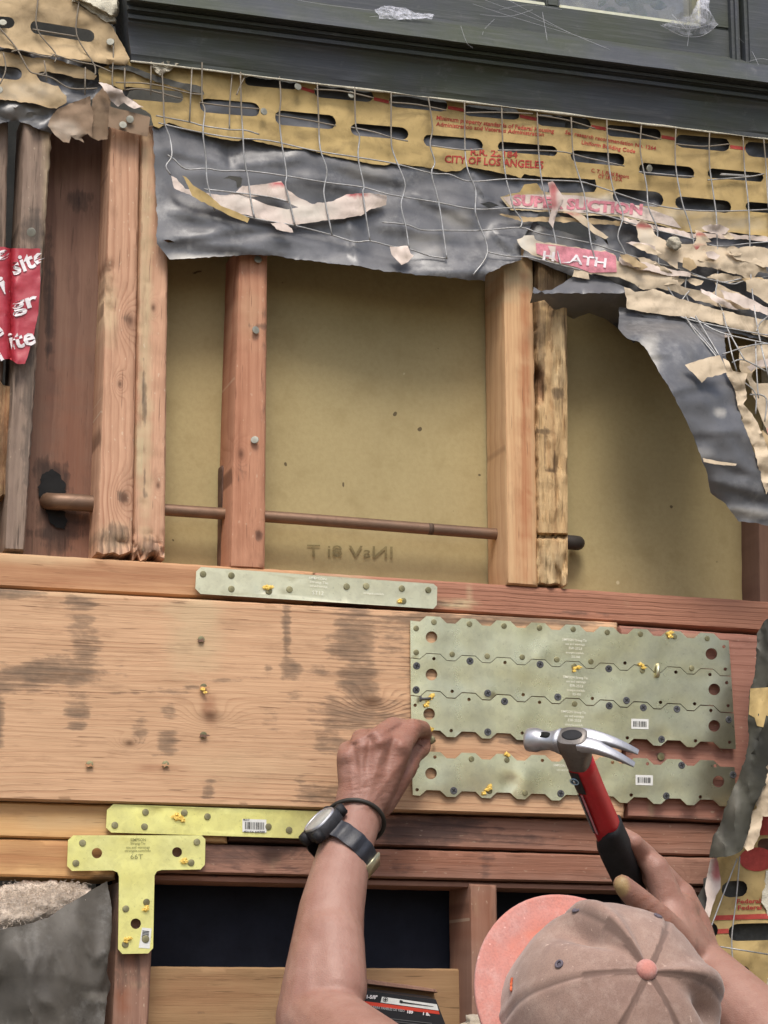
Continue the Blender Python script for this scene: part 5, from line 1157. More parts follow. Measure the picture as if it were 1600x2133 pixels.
scrap('peeled brown curl of kraft at the foot of the stiff black flap', [(1592, 1600), (1606, 1590), (1660, 1560), (1660, 1700), (1588, 1700), (1582, 1740), (1570, 1768), (1558, 1772), (1546, 1760), (1552, 1720), (1564, 1690), (1576, 1684), (1572, 1660)], -0.080, kp, 0.008, 21, [(0, 1590, 1660, 30, 40, .5)], 1.8)
scrap('narrow red and white strip of paper along the edge of the lower black flap', [(1480, 1790), (1494, 1786), (1502, 1830), (1500, 1850), (1486, 1880), (1478, 1910), (1466, 1928), (1464, 1915), (1474, 1870), (1468, 1850)], -0.045, M['torn_white'], 0.003, 31, [(2, 1493, 1812, 8, 26, .8)], 1.4)
scrap('dark lobe of felt poking out left of the red and white strip', [(1466, 1846), (1484, 1846), (1492, 1862), (1480, 1888), (1470, 1920), (1450, 1922), (1446, 1900), (1455, 1866)], -0.036, M['felt_flat'], 0.004, 41, (), 1.2)

# =================================================================== steel nail plates
def zig(x, yr0, yr1):
    """wavy edge: raised tabs (at yr) 73 px apart, dropping 13 px between them; yr given at x=903 and x=1473"""
    base = yr0+(yr1-yr0)*(x-903)/570.0
    return base
CEN = [903+73.9*i-0.33*i*i for i in range(10)]
def zigpts(yr0, yr1, xl, xr, first=0):
    out = [(xl, zig(xl, yr0, yr1)+11.5)]
    for i, c in enumerate(CEN[:9]):
        p = 1-0.0045*i
        for dx, dy in ((-28*p, 12.6), (-14.5*p, 0), (14*p, 0), (28*p, 12.6)):
            x = c+dx
            if xl+2 < x < xr-2: out.append((x, zig(x, yr0, yr1)+dy))
    out.append((xr, zig(xr, yr0, yr1)+12.6))
    return out
def nail_plate(label, top, bot, xl, xr, big, small, nails, screws, crumbs, barcode, y0, dents=(), text=None):
    ol = zigpts(*top, xl[0], xr[0])+list(reversed(zigpts(*bot, xl[1], xr[1])))
    ol = [tuple(p) for p in densify(ol, 14)]
    hs = [circ(x, y, 12.2, 22, 12.2) for x, y in big]+[circ(x, y, 3.7, 10) for x, y in small]
    yf = lambda x, y: 0.0010*nz(x*.01, y*.014, y0*900, 2)+sum(a*math.exp(-(((x-cx)/r)**2+((y-cy)/r)**2)) for cx, cy, r, a in dents)-0.0012*math.exp(-((x-CEN[0])/60)**2)
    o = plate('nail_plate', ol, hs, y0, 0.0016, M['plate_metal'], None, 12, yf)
    tag(o, label, 'nail plate', 'toothed steel nail plates across the beam joint')
    yt = lambda x, y: y0-0.0016+yf(x, y)
    for x, y in nails: head_at('nail', NAIL, x, y, yt(x, y), o, .56, .14)
    for x, y in screws: head_at('screw', SCREW, x, y, yt(x, y), o, .60, .1)
    for k, (x, y) in enumerate(crumbs): crumb(o, x, y, yt(x, y), 0.85, k)
    if barcode: sticker(o, barcode, yt)
    if text:
        for (s, a, b, h) in text: lettering(s, a, b, h, yt, M['emboss'], o, bold=.01, lift=.0004)
    return o, yt
def sticker(o, bc, yt, lift=0.0007):
    (cx, cy, w, h, sl_) = bc
    q = lambda u, v: (cx+u*w/2, cy+v*h/2+u*w/2*sl_)
    lb = patch('barcode_sticker', [q(-1, -1), q(1, -1), q(1, 1), q(-1, 1)], yt, M['label_white'], o, lift, 40)
    rnd = random.Random(int(cx)); u = -.78; V = []; F = []
    while u < .78:
        wd_ = rnd.choice((.03, .03, .06, .09)); n = len(V)
        for (a, c) in ((u, -.55), (u+wd_, -.55), (u+wd_, .55), (u, .55)):
            x, y = q(a, c); V.append(P(x, y, yt(x, y)-lift-.0004))
        F.append((n+3, n+2, n+1, n)); u += wd_+rnd.choice((.035, .05, .08))
    emit('barcode', V, F, M['ink'], lb, False)
TX = lambda x, y: [('SIMPSON Strong-Tie', (x-27, y), (x+24, y+3), 5), ('use and warnings', (x-20, y+9), (x+20, y+11), 4.6), ('ESR-2523', (x-13, y+18), (x+14, y+20), 5), ('strongtie.com/info', (x-19, y+27), (x+18, y+29), 4.4), ('25-00', (x-8, y+36), (x+10, y+37), 4.6)]
YP = -0.0125
nail_plate('topmost of the toothed nail plates, its upper tabs all nailed', (1284, 1318.5), (1361, 1392.5), (855, 855), (1518, 1523.5), [(899, 1327), (1482, 1362)], [(1302, 1381), (1508, 1347), (1511, 1394)],
           [(867, 1309), (904, 1296), (978, 1300), (1050, 1304), (1124, 1308), (1194, 1311), (1265, 1317), (1334, 1321), (1405, 1326), (1473, 1330), (867, 1359), (942, 1363), (1015, 1367), (1088, 1369), (1160, 1374), (1231, 1378), (1441, 1392)], [],
           [(1397, 1322)], None, YP, [(1125, 1364, 14, -.0012)], TX(1198, 1334))
P2, y2_ = nail_plate('second toothed nail plate from the top, with black screws and a bent staple', (1362.5, 1394), (1438.5, 1468.5), (855.5, 855.5), (1523.5, 1528), [(899, 1405), (1488, 1436)], [(904, 1372), (1052, 1380), (942, 1440), (1090, 1447), (1234, 1455), (1408, 1400), (1376, 1463), (1447, 1466), (1479, 1405), (1514, 1422), (1517, 1470)],
           [(1196, 1388), (1338, 1397)], [(868, 1387), (867, 1437), (979, 1377), (1125, 1384), (1016, 1444), (1162, 1452), (1268, 1393), (1305, 1459)], [(1201, 1393), (1338, 1388)], None, YP, [(1016, 1438, 22, -.0012)], TX(1200, 1412))
b = MB(); b.tube([P(1371.5, 1385, YP-.001), P(1371.5, 1386, YP-.004), P(1371, 1396, YP-.006), P(1370.5, 1407, YP-.0055), P(1370.5, 1408, YP-.002)], 4*mpp(0), 8); b.emit('staple', M['strap_metal'], P2)
P3, y3_ = nail_plate('third toothed nail plate from the top, with a bar code and a nail bent over', (1440.5, 1470.5), (1521, 1545), (856, 857), (1528.5, 1533), [(894, 1487), (1488, 1512)], [(865, 1469), (977, 1457), (1124, 1463), (940, 1522), (1088, 1527), (1307, 1537), (1449, 1543), (1481, 1480), (1520, 1546)],
           [(1197, 1466)], [(1051, 1461), (1016, 1525), (1269, 1470), (1340, 1474), (1410, 1477), (1378, 1540), (1518, 1499)], [(899, 1452), (893, 1464)], (1333, 1508, 36, 21, .03), YP, [(1378, 1540, 20, .001)], TX(1196, 1484))
b = MB(); b.tube([P(903, 1454, YP-.001), P(895, 1455, YP-.006), P(877, 1455.5, YP-.008)], 2.6*mpp(0), 8); b.lathe(P(877, 1455.5, YP-.008), (-1, 0, 0), [(0, .0015), (0, .0036), (.0012, .0034), (.0014, .002)], 14); b.emit('bent_nail', M['screw'], P3)
nail_plate('lowest toothed nail plate, set apart below the other three', (1566, 1583.5), (1646, 1665.5), (858, 860), (1530, 1534), [(898, 1611), (1497, 1628)], [(906, 1577), (1130, 1584), (869, 1645), (1276, 1588), (1349, 1591), (1490, 1595), (1315, 1656), (1459, 1660)],
           [(868, 1595), (982, 1581), (1056, 1583), (1020, 1648), (1094, 1652)], [(945, 1647), (1168, 1653), (1420, 1594), (1388, 1658), (1527, 1614)], [(1057, 1573), (1024, 1640), (1013, 1648)], (1342, 1625, 36, 21, .03), YP, [(1085, 1625, 30, -.002), (1065, 1630, 18, .0022)], TX(1180, 1596)[:2])

def strap(label, cat, ol, holes, nails, crumbs, mat, y0, lip=0.0):
    o = plate('steel_strap', ol, holes, y0, 0.0018, mat, None, 16, lambda x, y: 0.0006*nz(x*.012, y*.02, y0*300, 2))
    tag(o, label, cat)
    for x, y in nails: head_at('nail', NAIL, x, y, y0-.0018, o, .64, .14)
    for k, (x, y) in enumerate(crumbs): crumb(o, x, y, y0-.0018, .85, k+5)
    return o
ys1 = -0.0006
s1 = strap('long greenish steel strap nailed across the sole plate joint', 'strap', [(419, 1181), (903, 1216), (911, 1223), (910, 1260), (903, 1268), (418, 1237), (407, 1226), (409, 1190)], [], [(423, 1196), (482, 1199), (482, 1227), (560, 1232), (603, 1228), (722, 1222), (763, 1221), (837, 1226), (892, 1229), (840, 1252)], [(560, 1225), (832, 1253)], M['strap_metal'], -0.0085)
ysf = lambda x, y: -0.0085-.0019
for (s, a, b_, h) in (('SIMPSON', (643, 1206), (680, 1209), 5), ('Strong-Tie', (645, 1214), (683, 1217), 5), ('use and warnings', (646, 1222), (682, 1225), 4.5), ('ST12', (650, 1238), (674, 1240), 8), ('strongtie.com/info', (757, 1237), (800, 1240), 4.5)): lettering(s, a, b_, h, ysf, M['emboss'], s1, bold=.01, lift=.0008)
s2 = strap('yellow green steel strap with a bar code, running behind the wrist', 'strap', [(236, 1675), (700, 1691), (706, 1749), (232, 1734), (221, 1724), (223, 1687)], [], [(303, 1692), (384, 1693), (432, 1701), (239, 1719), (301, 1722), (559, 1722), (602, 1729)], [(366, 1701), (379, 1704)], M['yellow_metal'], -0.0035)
ysg = lambda x, y: -0.0035-.0019
sticker(s2, (530, 1720, 50, 27, .03), ysg)
lettering('MCC-ST', (507, 1709), (520, 1709.5), 4, ysg, M['ink'], s2, lift=.0013, bold=.02); lettering('43156 60700', (508, 1734), (552, 1735), 4, ysg, M['ink'], s2, lift=.0013, bold=.02)
tp_ol = [(153, 1740), (420, 1740), (428, 1748), (427, 1801), (418, 1811), (338, 1812), (327, 1815), (322, 1824), (319, 1975), (309, 1986), (255, 1987), (246, 1977), (248, 1826), (245, 1817), (235, 1813), (150, 1814), (140, 1804), (142, 1750)]
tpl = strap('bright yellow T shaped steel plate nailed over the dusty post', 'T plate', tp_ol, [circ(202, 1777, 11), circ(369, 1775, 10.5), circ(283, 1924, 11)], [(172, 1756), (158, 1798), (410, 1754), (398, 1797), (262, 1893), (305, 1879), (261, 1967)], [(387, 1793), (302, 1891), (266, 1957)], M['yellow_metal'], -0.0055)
ysh = lambda x, y: -0.0055-.0019
for (s, a, b_, h) in (('SIMPSON', (272, 1752), (304, 1752), 6), ('Strong-Tie', (272, 1759), (303, 1759), 5), ('use and warnings', (263, 1767), (312, 1767), 5), ('strongtie.com/info', (260, 1774), (314, 1774), 5)): lettering(s, a, b_, h, ysh, M['emboss_dark'], tpl, bold=.012, lift=.0005)
lettering('66T', (272, 1789), (298, 1789), 10, ysh, M['emboss_dark'], tpl, bold=.0, lift=.0005, mirror=False)
stk = patch('sticker', [(296, 1932), (316, 1934), (312, 1976), (289, 1974)], ysh, M['label_white'], tpl, .0007, 40)
for k in range(5): patch('print_line', [(297-k*.4, 1938+k*3), (311-k*.4, 1939.5+k*3), (311-k*.4, 1941+k*3), (297-k*.4, 1939.5+k*3)], ysh, M['ink'], stk, .0011, 40)
head_at('nail', NAIL, 303, 1956, -.0076, tpl, .7, .15)

# =================================================================== screw box, cord and rag
yb = lambda x, y: -0.005
Z = [P(722, 2058, -.005), P(908, 2082, -.005), P(944, 2175, -.005), P(722, 2150, -.005)]
bx_ = MB(); dpt = Vector((0.004, 0.040, 0.004))
bx_.add(Z+[z+dpt for z in Z], [(3, 2, 1, 0), (0, 1, 5, 4), (1, 2, 6, 5), (2, 3, 7, 6), (3, 0, 4, 7), (4, 5, 6, 7)])
sb = bx_.emit('screw_box', M['black_label'], None, False); tag(sb, 'black box of drywall screws with a red stripe lying under the raised forearm', 'box')
pp = lambda n, poly, m, l=.0004: patch(n, poly, yb, m, sb, l, 60)
pp('label_panel', [(796, 2076), (910, 2092), (914, 2105), (793, 2088)], M['label_white'])
pp('red_band', [(740, 2083), (792, 2089.5), (914, 2106), (916, 2113), (740, 2091)], M['bar_red'])
lettering('6 x 1-5/8"', (747, 2078), (786, 2081), 7, yb, M['white_ink'], sb, bold=.04, lift=.0006)
lettering('TORNILLOS PARA PANELES DE YESO', (742, 2096), (843, 2108), 5, yb, plain('grey_print', (.35, .35, .35)), sb, bold=.02, lift=.0006)
lettering('189', (848, 2110), (860, 2112), 6, yb, M['white_ink'], sb, bold=.04, lift=.0006); lettering('1 lb.', (881, 2114), (896, 2116), 6, yb, M['white_ink'], sb, bold=.04, lift=.0006)
pp('screw_picture', [(833, 2083), (838, 2084), (840, 2086.5), (902, 2096), (904, 2097.2), (840, 2089.5), (836, 2090), (832, 2088)], M['ink'], .0008)
ring_ = circ(803, 2082, 5.5, 16, 5); pts_, F_ = fill(ring_, [circ(803, 2082, 4.6, 16, 4.1)])
emit('drive_symbol', [P(x, y, yb(x, y)-.0009) for x, y in pts_], F_, M['ink'], sb, False)
pp('drive_symbol', [(802, 2079), (804, 2079), (804, 2081), (806.5, 2081.4), (806.5, 2083), (804, 2083), (804, 2085), (802, 2085), (802, 2083), (799.5, 2082.6), (799.5, 2081), (802, 2081)], M['ink'], .0009)
for k in range(4): pp('print_line', [(750, 2114+k*5), (900, 2131+k*5), (900, 2132.4+k*5), (750, 2115.4+k*5)], plain('grey_print', (.12, .12, .12)), .0006)
lb_ = board('ledge_strip', (740, 2036), (908, 2060), (912, 2068), (740, 2048), 0.03, .02, M['stud_low']); tag(lb_, 'thin dusty wooden ledge strip above the screw box', 'ledge')
b = MB(); b.tube(spline([P(1017, 2040, -.018), P(1016, 2075, -.02), P(1015, 2105, -.022), P(1020, 2140, -.02)], 5), .0006, 5)
tag(b.emit('cord', M['steel_dark']), 'thin cord hanging down the reddish post beside the cap', 'cord')
def blob(name, c, r, mat, amp, seed, sub=4):
    q = bmesh.new(); bmesh.ops.create_icosphere(q, subdivisions=sub, radius=1)
    for v in q.verts: v.co *= 1+amp*nz(v.co.x*1.3+seed, v.co.y*1.3, v.co.z*1.3, 4)+amp*.5*abs(n1(v.co.x*3+seed, v.co.y*3, v.co.z*3))
    q.verts.index_update(); V = [c+Vector((v.co.x*r[0], v.co.y*r[1], v.co.z*r[2])) for v in q.verts]; F = [tuple(v.index for v in f.verts) for f in q.faces]; q.free()
    return emit(name, V, F, mat)
tag(blob('work_glove', P(1034, 2118, -.025), (.016, .012, .009), M['black_rubber'], .5, 3), 'crumpled black scrap of cloth hanging at the foot of the cord', 'rag').name = 'cloth_scrap'
tag(blob('cloth_rag', P(1010, 2140, -.03), (.028, .016, .012), M['rag'], .4, 9), 'crumpled beige rag at the bottom edge left of the cap', 'rag')

# =================================================================== hammer
HC = P(1192, 1550, -0.27)
t_ = math.radians(40)
HD = ((RT*0.40 - UP*0.917)*math.cos(t_) + FW*math.sin(t_)).normalized()     # head to butt
A0 = (RT*0.90 - UP*0.02 - FW*0.42)
HA = (A0 - HD*A0.dot(HD)).normalized()                                    # striking face to claw
HN = HA.cross(HD).normalized()                                            # sideways, towards the viewer's side
if HN.dot(FW) > 0: HN = -HN
ham = empty('claw_hammer', HC+HD*0.3, 'claw hammer with a red and black handle raised in the right hand', 'hammer')
HS = 0.86
def H(a, h, n=0.0): return HC+(HA*a+HD*h+HN*n)*HS
def H2(u, h, n=0.0): return H(u*1.1, h, n*1.1)
def loft(b, secs, m=0, cap=True):
    """secs: list of rings (lists of points), equal counts"""
    n = len(secs[0]); V = [p for s in secs for p in s]; F = []
    for i in range(len(secs)-1):
        for k in range(n): F.append((i*n+k, i*n+(k+1) % n, (i+1)*n+(k+1) % n, (i+1)*n+k))
    if cap: F.append(tuple(range(n-1, -1, -1))); F.append(tuple((len(secs)-1)*n+k for k in range(n)))
    b.add(V, F, m)
def rr(fn, hu, hv, p=3.0, n=20):
    out = []
    for k in range(n):
        a = 2*math.pi*k/n; c, s = math.cos(a), math.sin(a)
        out.append(fn(math.copysign(abs(c)**(2/p), c)*hu, math.copysign(abs(s)**(2/p), s)*hv))
    return out
# poll, neck, cheek block
b = MB()
prof = [(-.0545, .0105, 2), (-.0535, .0128, 2), (-.050, .0138, 2), (-.041, .0138, 2), (-.0375, .0125, 2), (-.034, .0108, 2.4), (-.026, .0100, 2.6), (-.019, .0115, 3), (-.012, .0135, 3.4)]
loft(b, [rr(lambda u, v, a=a: H(a, -.004+u, v), r, r, p) for a, r, p in prof])
b.emit('hammer_face', [M['steel']], ham)
b = MB()
secs = []
for (h, a0, a1, hn, p) in ((-.0165, -.008, .016, .009, 2.6), (-.0155, -.013, .020, .0125, 3), (-.010, -.0155, .024, .0145, 3.4), (.000, -.016, .026, .0150, 3.4), (.010, -.0145, .022, .0148, 3.2), (.020, -.0135, .0165, .0145, 3), (.030, -.0135, .0150, .0148, 3), (.0335, -.013, .0145, .014, 3)):
    secs.append(rr(lambda u, v, h=h, a0=a0, a1=a1: H((a0+a1)/2+u*(a1-a0)/2, h, v), 1, hn, p, 24))
loft(b, secs); autosmooth(b.emit('hammer_cheek', M['steel_dark'], ham), 40)
b = MB(); loft(b, [rr(lambda u, v, h=h: H(.004+u, h, v), .0125*s, .0075*s, 2, 20) for h, s in ((-.0162, 1), (-.0172, .97), (-.0175, .8))]); b.emit('handle_eye', M['black_rubber'], ham)
b = MB(); loft(b, [rr(lambda u, v, h=h: H(-.030+u, h, v), .007, .004, 2.6, 14) for h in (-.0135, -.0148)]); b.emit('nail_groove', M['recess'], ham)
# two curved claws
for sg in (-1, 1):
    secs = []
    for i in range(14):
        t = i/13; a = .012+.060*t; h = -.0150+.034*t**1.75
        wn = .0145-.002*t; inner = .0004+.0052*max(0, t-.42)/.58 if t > .42 else -.001
        th = .0125*(1-t)**.8+.0016
        cn = sg*(inner+wn)/2; hw = (wn-inner)/2
        secs.append(rr(lambda u, v, a=a, h=h, th=th, cn=cn, t=t: H(a-u*.6*t, h+th/2+u, cn+v), th/2, hw, 5, 16))
    autosmooth(loft(b := MB(), secs) or b.emit('claw', M['steel'], ham), 45)
# handle: red shell with a black grip and label
def hsec(h, ua, un, ca=0.0, p=2.8): return rr(lambda u, v: H2(ca+u, h, v), ua, un, p, 24)
b = MB(); loft(b, [hsec(h, ua, un, ca) for h, ua, un, ca in ((.031, .0135, .0125, .001), (.045, .0138, .0122, .001), (.075, .0140, .0115, .001), (.105, .0142, .0112, .0015), (.14, .0148, .0115, .002), (.21, .0145, .0120, .002))]); b.emit('handle_shell', M['red_grip'], ham)
b = MB(); secs = []
for i in range(22):
    t = i/21; h = .148+.20*t; f = min(1, t/.16)**.6
    ca = .002+.010*(1-f); ua = (.0165+.002*math.sin(t*6))*(.35+.65*f); un = .0142+.0012*math.sin(t*7+1)
    secs.append(hsec(h, ua, un*(.90+.1*f), ca, 2.5))
loft(b, secs); b.emit('rubber_grip', M['black_rubber'], ham)
def hpatch(name, h0, h1, u0, u1, mat, lift=.0014, parent=ham):
    """label on the side of the handle that faces the viewer"""
    V = []; F = []
    for i in range(7):
        h = h0+(h1-h0)*i/6
        for k in range(5):
            u = u0+(u1-u0)*k/4; x = max(-1, min(1, (u-.001)/.0142)); n_ = .0118*(1-abs(x)**2.8)**(1/2.8)
            V.append(H2(u, h, n_+lift))
    for i in range(6):
        for k in range(4): F.append((i*5+k, i*5+k+1, i*5+k+6, i*5+k+5))
    f = F[0]
    if (V[f[1]]-V[f[0]]).cross(V[f[2]]-V[f[0]]).dot(FW) > 0: F = [tuple(reversed(q)) for q in F]
    return emit(name, V, F, mat, parent)
lab = hpatch('handle_label', .035, .074, -.0128, .0015, M['black_label'])
hpatch('fine_print', .078, .150, -.0128, -.0065, M['black_label'])
hpatch('pink_line', .076, .150, -.0060, -.0035, M['pink_ink'])
for k in range(26): hpatch('print_line', .080+k*.0026, .0812+k*.0026, -.0118, -.0075, plain('grey_print', (.3, .3, .3)) if k == 0 else bpy.data.materials['grey_print'], .0018)
hpatch('shell_edge', .074, .152, -.0034, -.0028, M['black_label'], .0013)
rg = MB(); cpt = [H2(-.0065+.0045*math.cos(k*math.pi/10), .051+.0052*math.sin(k*math.pi/10), .0132) for k in range(20)]
rg.tube(cpt+[cpt[0]], .0006, 6, 0, False); rg.emit('round_logo', plain('logo_blue', (.35, .5, .62), .4), ham)
b = MB(); b.add([H2(-.0065+.0036*math.cos(k*math.pi/8), .051+.0042*math.sin(k*math.pi/8), .0134) for k in range(16)], [tuple(range(16))]); b.emit('logo_disc', plain('logo_dark', (.05, .09, .14), .35), ham)
b = MB(); b.box(H2(-.0065, .051, .0137), (.0008, .0022, .0002), (HA, HD, HN)); b.emit('logo_mark', M['label_white'], ham)

# =================================================================== the worker
class Body:
    def __init__(s): s.b = MB()
    def cap(s, p0, p1, r0, r1, flat=1.0, fd=None, n=18):
        p0, p1 = Vector(p0), Vector(p1); t = (p1-p0); L = t.length; t = t.normalized() if L > 1e-6 else Vector((0, 0, 1))
        a = (fd - t*fd.dot(t)).normalized() if fd else t.cross(Vector((.3, .5, .8))).normalized()
        c = t.cross(a); V = []; F = []; rings = []
        for k in range(5): an = math.pi/2*(1-k/5+0.0); rings.append((-math.sin(an)*r0, math.cos(an)*r0 if k else r0*.05))
        rings.append((0, r0)); rings.append((L, r1))
        for k in range(1, 6): an = math.pi/2*k/5; rings.append((L+math.sin(an)*r1, math.cos(an)*r1 if k < 5 else r1*.05))
        for (h, r) in rings:
            for k in range(n):
                q = 2*math.pi*k/n; V.append(p0+t*h+a*math.cos(q)*r*flat+c*math.sin(q)*r)
        m = len(rings)
        for i in range(m-1):
            for k in range(n): F.append((i*n+k, i*n+(k+1) % n, (i+1)*n+(k+1) % n, (i+1)*n+k))
        F.append(tuple(range(n-1, -1, -1))); F.append(tuple((m-1)*n+k for k in range(n)))
        s.b.add(V, F)
    def chain(s, pts, flat=1.0, fd=None):
        for (p, r), (q, r2) in zip(pts, pts[1:]): s.cap(p, q, r, r2, flat, fd)
    def px(s, pts, flat=1.0, fd=None):
        """pts: (px, py, y, radius in photo pixels)"""
        s.chain([(P(x, y, z), r*mpp(z)) for x, y, z, r in pts], flat, fd)
    def mesh(s, vox, smooth=5, fac=.5):
        me = bpy.data.meshes.new('tmp'); me.from_pydata(s.b.V, [], s.b.F); ob = bpy.data.objects.new('tmp', me); COL.objects.link(ob)
        m = ob.modifiers.new('r', 'REMESH'); m.mode = 'VOXEL'; m.voxel_size = vox; m.adaptivity = 0
        q = ob.modifiers.new('s', 'SMOOTH'); q.factor = fac; q.iterations = smooth
        bpy.context.view_layer.update(); ev = ob.evaluated_get(bpy.context.evaluated_depsgraph_get()); r = ev.to_mesh()
        V = [v.co.copy() for v in r.vertices]; F = [tuple(p.vertices) for p in r.polygons]; ev.to_mesh_clear()
        bpy.data.objects.remove(ob, do_unlink=True); bpy.data.meshes.remove(me); return V, F
def unproj(v):
    d = v-CAM; z = d.dot(FW); return (CX+FPX*d.dot(RT)/z, CY-FPX*d.dot(UP)/z)
B = Body()
# left arm, held up to the plate
ELB, SHL = P(662, 2128, -.20), P(905, 2345, -.42)
B.px([(662, 2128, -.20, 84), (676, 2020, -.185, 77), (690, 1900, -.155, 66), (716, 1780, -.125, 54), (743, 1705, -.105, 50)])
B.px([(700, 2060, -.21, 62), (690, 1960, -.18, 66)])
B.chain([(ELB, .040), (ELB.lerp(SHL, .5), .048), (SHL, .062)])
# palm and back of the hand
B.px([(743, 1705, -.105, 50), (752, 1660, -.100, 50)])
B.px([(752, 1660, -.100, 46), (728, 1590, -.098, 27)]); B.px([(755, 1660, -.102, 46), (756, 1560, -.106, 30)])
B.px([(760, 1660, -.102, 46), (790, 1548, -.108, 32)]); B.px([(770, 1655, -.100, 46), (826, 1562, -.104, 32)])
B.px([(780, 1660, -.085, 48), (820, 1610, -.080, 40)])
# fingers: little, ring, middle, index
B.px([(726, 1580, -.100, 25), (723, 1562, -.075, 18), (738, 1556, -.048, 16), (760, 1566, -.036, 14)])
B.px([(756, 1556, -.106, 26), (752, 1538, -.084, 20), (778, 1534, -.054, 17), (802, 1546, -.040, 15)])
B.px([(784, 1545, -.112, 27), (818, 1514, -.088, 21), (846, 1516, -.056, 18), (868, 1536, -.036, 15)])
B.px([(826, 1560, -.108, 28), (858, 1518, -.086, 22), (880, 1518, -.052, 17.5), (888, 1532, -.034, 14)])
# thumb
B.px([(800, 1630, -.085, 38), (840, 1600, -.074, 29), (858, 1572, -.060, 22), (880, 1560, -.042, 17), (887, 1548, -.034, 13)])
# right arm and hand round the hammer handle
def G(h, a=0.0, n=0.0): return H(a, h, n)
def grip_px(h): return unproj(G(h))
WR = P(1452, 2000, -.135); ELR = P(1700, 2265, -.30); SHR = P(1700, 2480, -.46)
B.chain([(WR, .0262), (WR.lerp(ELR, .35), .034), (WR.lerp(ELR, .7), .042), (ELR, .041)])
B.chain([(ELR, .042), (ELR.lerp(SHR, .5), .05), (SHR, .062)])
k2_, k3_ = P(1400, 1862, -.150), P(1424, 1880, -.120)
B.chain([(WR, .026), (P(1412, 1935, -.150), .026), (P(1384, 1860, -.158), .0150)])
B.chain([(WR, .026), (P(1430, 1930, -.125), .026), (P(1418, 1868, -.125), .0165)])
B.chain([(WR, .025), (P(1400, 1960, -.165), .026)]); B.chain([(P(1412, 1900, -.150), .020), (P(1425, 1900, -.125), .019)]); B.chain([(P(1398, 1940, -.168), .022), (P(1392, 1890, -.158), .016)])
# index finger curls over the back of the handle, the others behind it
B.chain([(P(1388, 1866, -.156), .0165), (P(1366, 1806, -.160), .0135), (P(1344, 1786, -.150), .0112), (G(.196, .022, -.012), .0095), (G(.196, 0, -.023), .0088)])
B.chain([(P(1416, 1868, -.115), .0155), (G(.218, .030, -.010)+FW*.014, .0120), (G(.219, .016, -.024), .010), (G(.219, -.004, -.023), .009)])
B.chain([(P(1430, 1895, -.105), .0150), (G(.240, .030, -.010)+FW*.012, .0115), (G(.241, .014, -.024), .0095), (G(.241, -.006, -.023), .0088)])
B.chain([(P(1436, 1925, -.11), .0140), (G(.262, .028, -.010), .0105), (G(.263, .012, -.023), .009), (G(.262, -.006, -.022), .008)])
# thumb up along the near side of the handle
B.chain([(P(1412, 1965, -.175), .0200), (P(1372, 1918, -.200), .0165), (P(1340, 1884, -.212), .0135), (P(1306, 1852, -.222), .0112), (P(1297, 1842, -.224), .0100)])
# torso, neck, head, legs (below the frame)
CC = P(1276, 2112, -.46); CAX = (RT*.25+UP*.56-FW*.79).normalized(); CF = (RT*-.37+UP*.93); CF = (CF-CAX*CF.dot(CAX)).normalized()
HEAD = CC-CAX*.035; NECK = HEAD-CAX*.14-CF*.03+Vector((0, 0, -.03)); CH = (SHL+SHR)/2+Vector((0, .02, -.14))
B.chain([(HEAD, .066), (HEAD-CAX*.06+CF*.012, .062), (NECK, .054), (CH+Vector((0, 0, .10)), .075)])
B.chain([(SHL, .058), (CH+Vector((-.06, 0, .03)), .10)]); B.chain([(SHR, .058), (CH+Vector((.06, 0, .03)), .10)])
PEL = Vector((CH.x, CH.y-.04, .92))
for sx in (-.06, .06): B.chain([(CH+Vector((sx, 0, 0)), .115), (CH.lerp(PEL, .5)+Vector((sx, 0, 0)), .10), (PEL+Vector((sx, 0, 0)), .105)])
for sx in (-1, 1):
    hip = PEL+Vector((.09*sx, 0, -.04)); kn = Vector((hip.x+.05*sx, hip.y+.04, .48)); an = Vector((kn.x+.02*sx, kn.y-.04, .09))
    B.chain([(hip, .088), (kn, .058), (an, .042)]); B.chain([(an+Vector((0, -.02, -.045)), .042), (an+Vector((.02*sx, .15, -.055)), .034)])
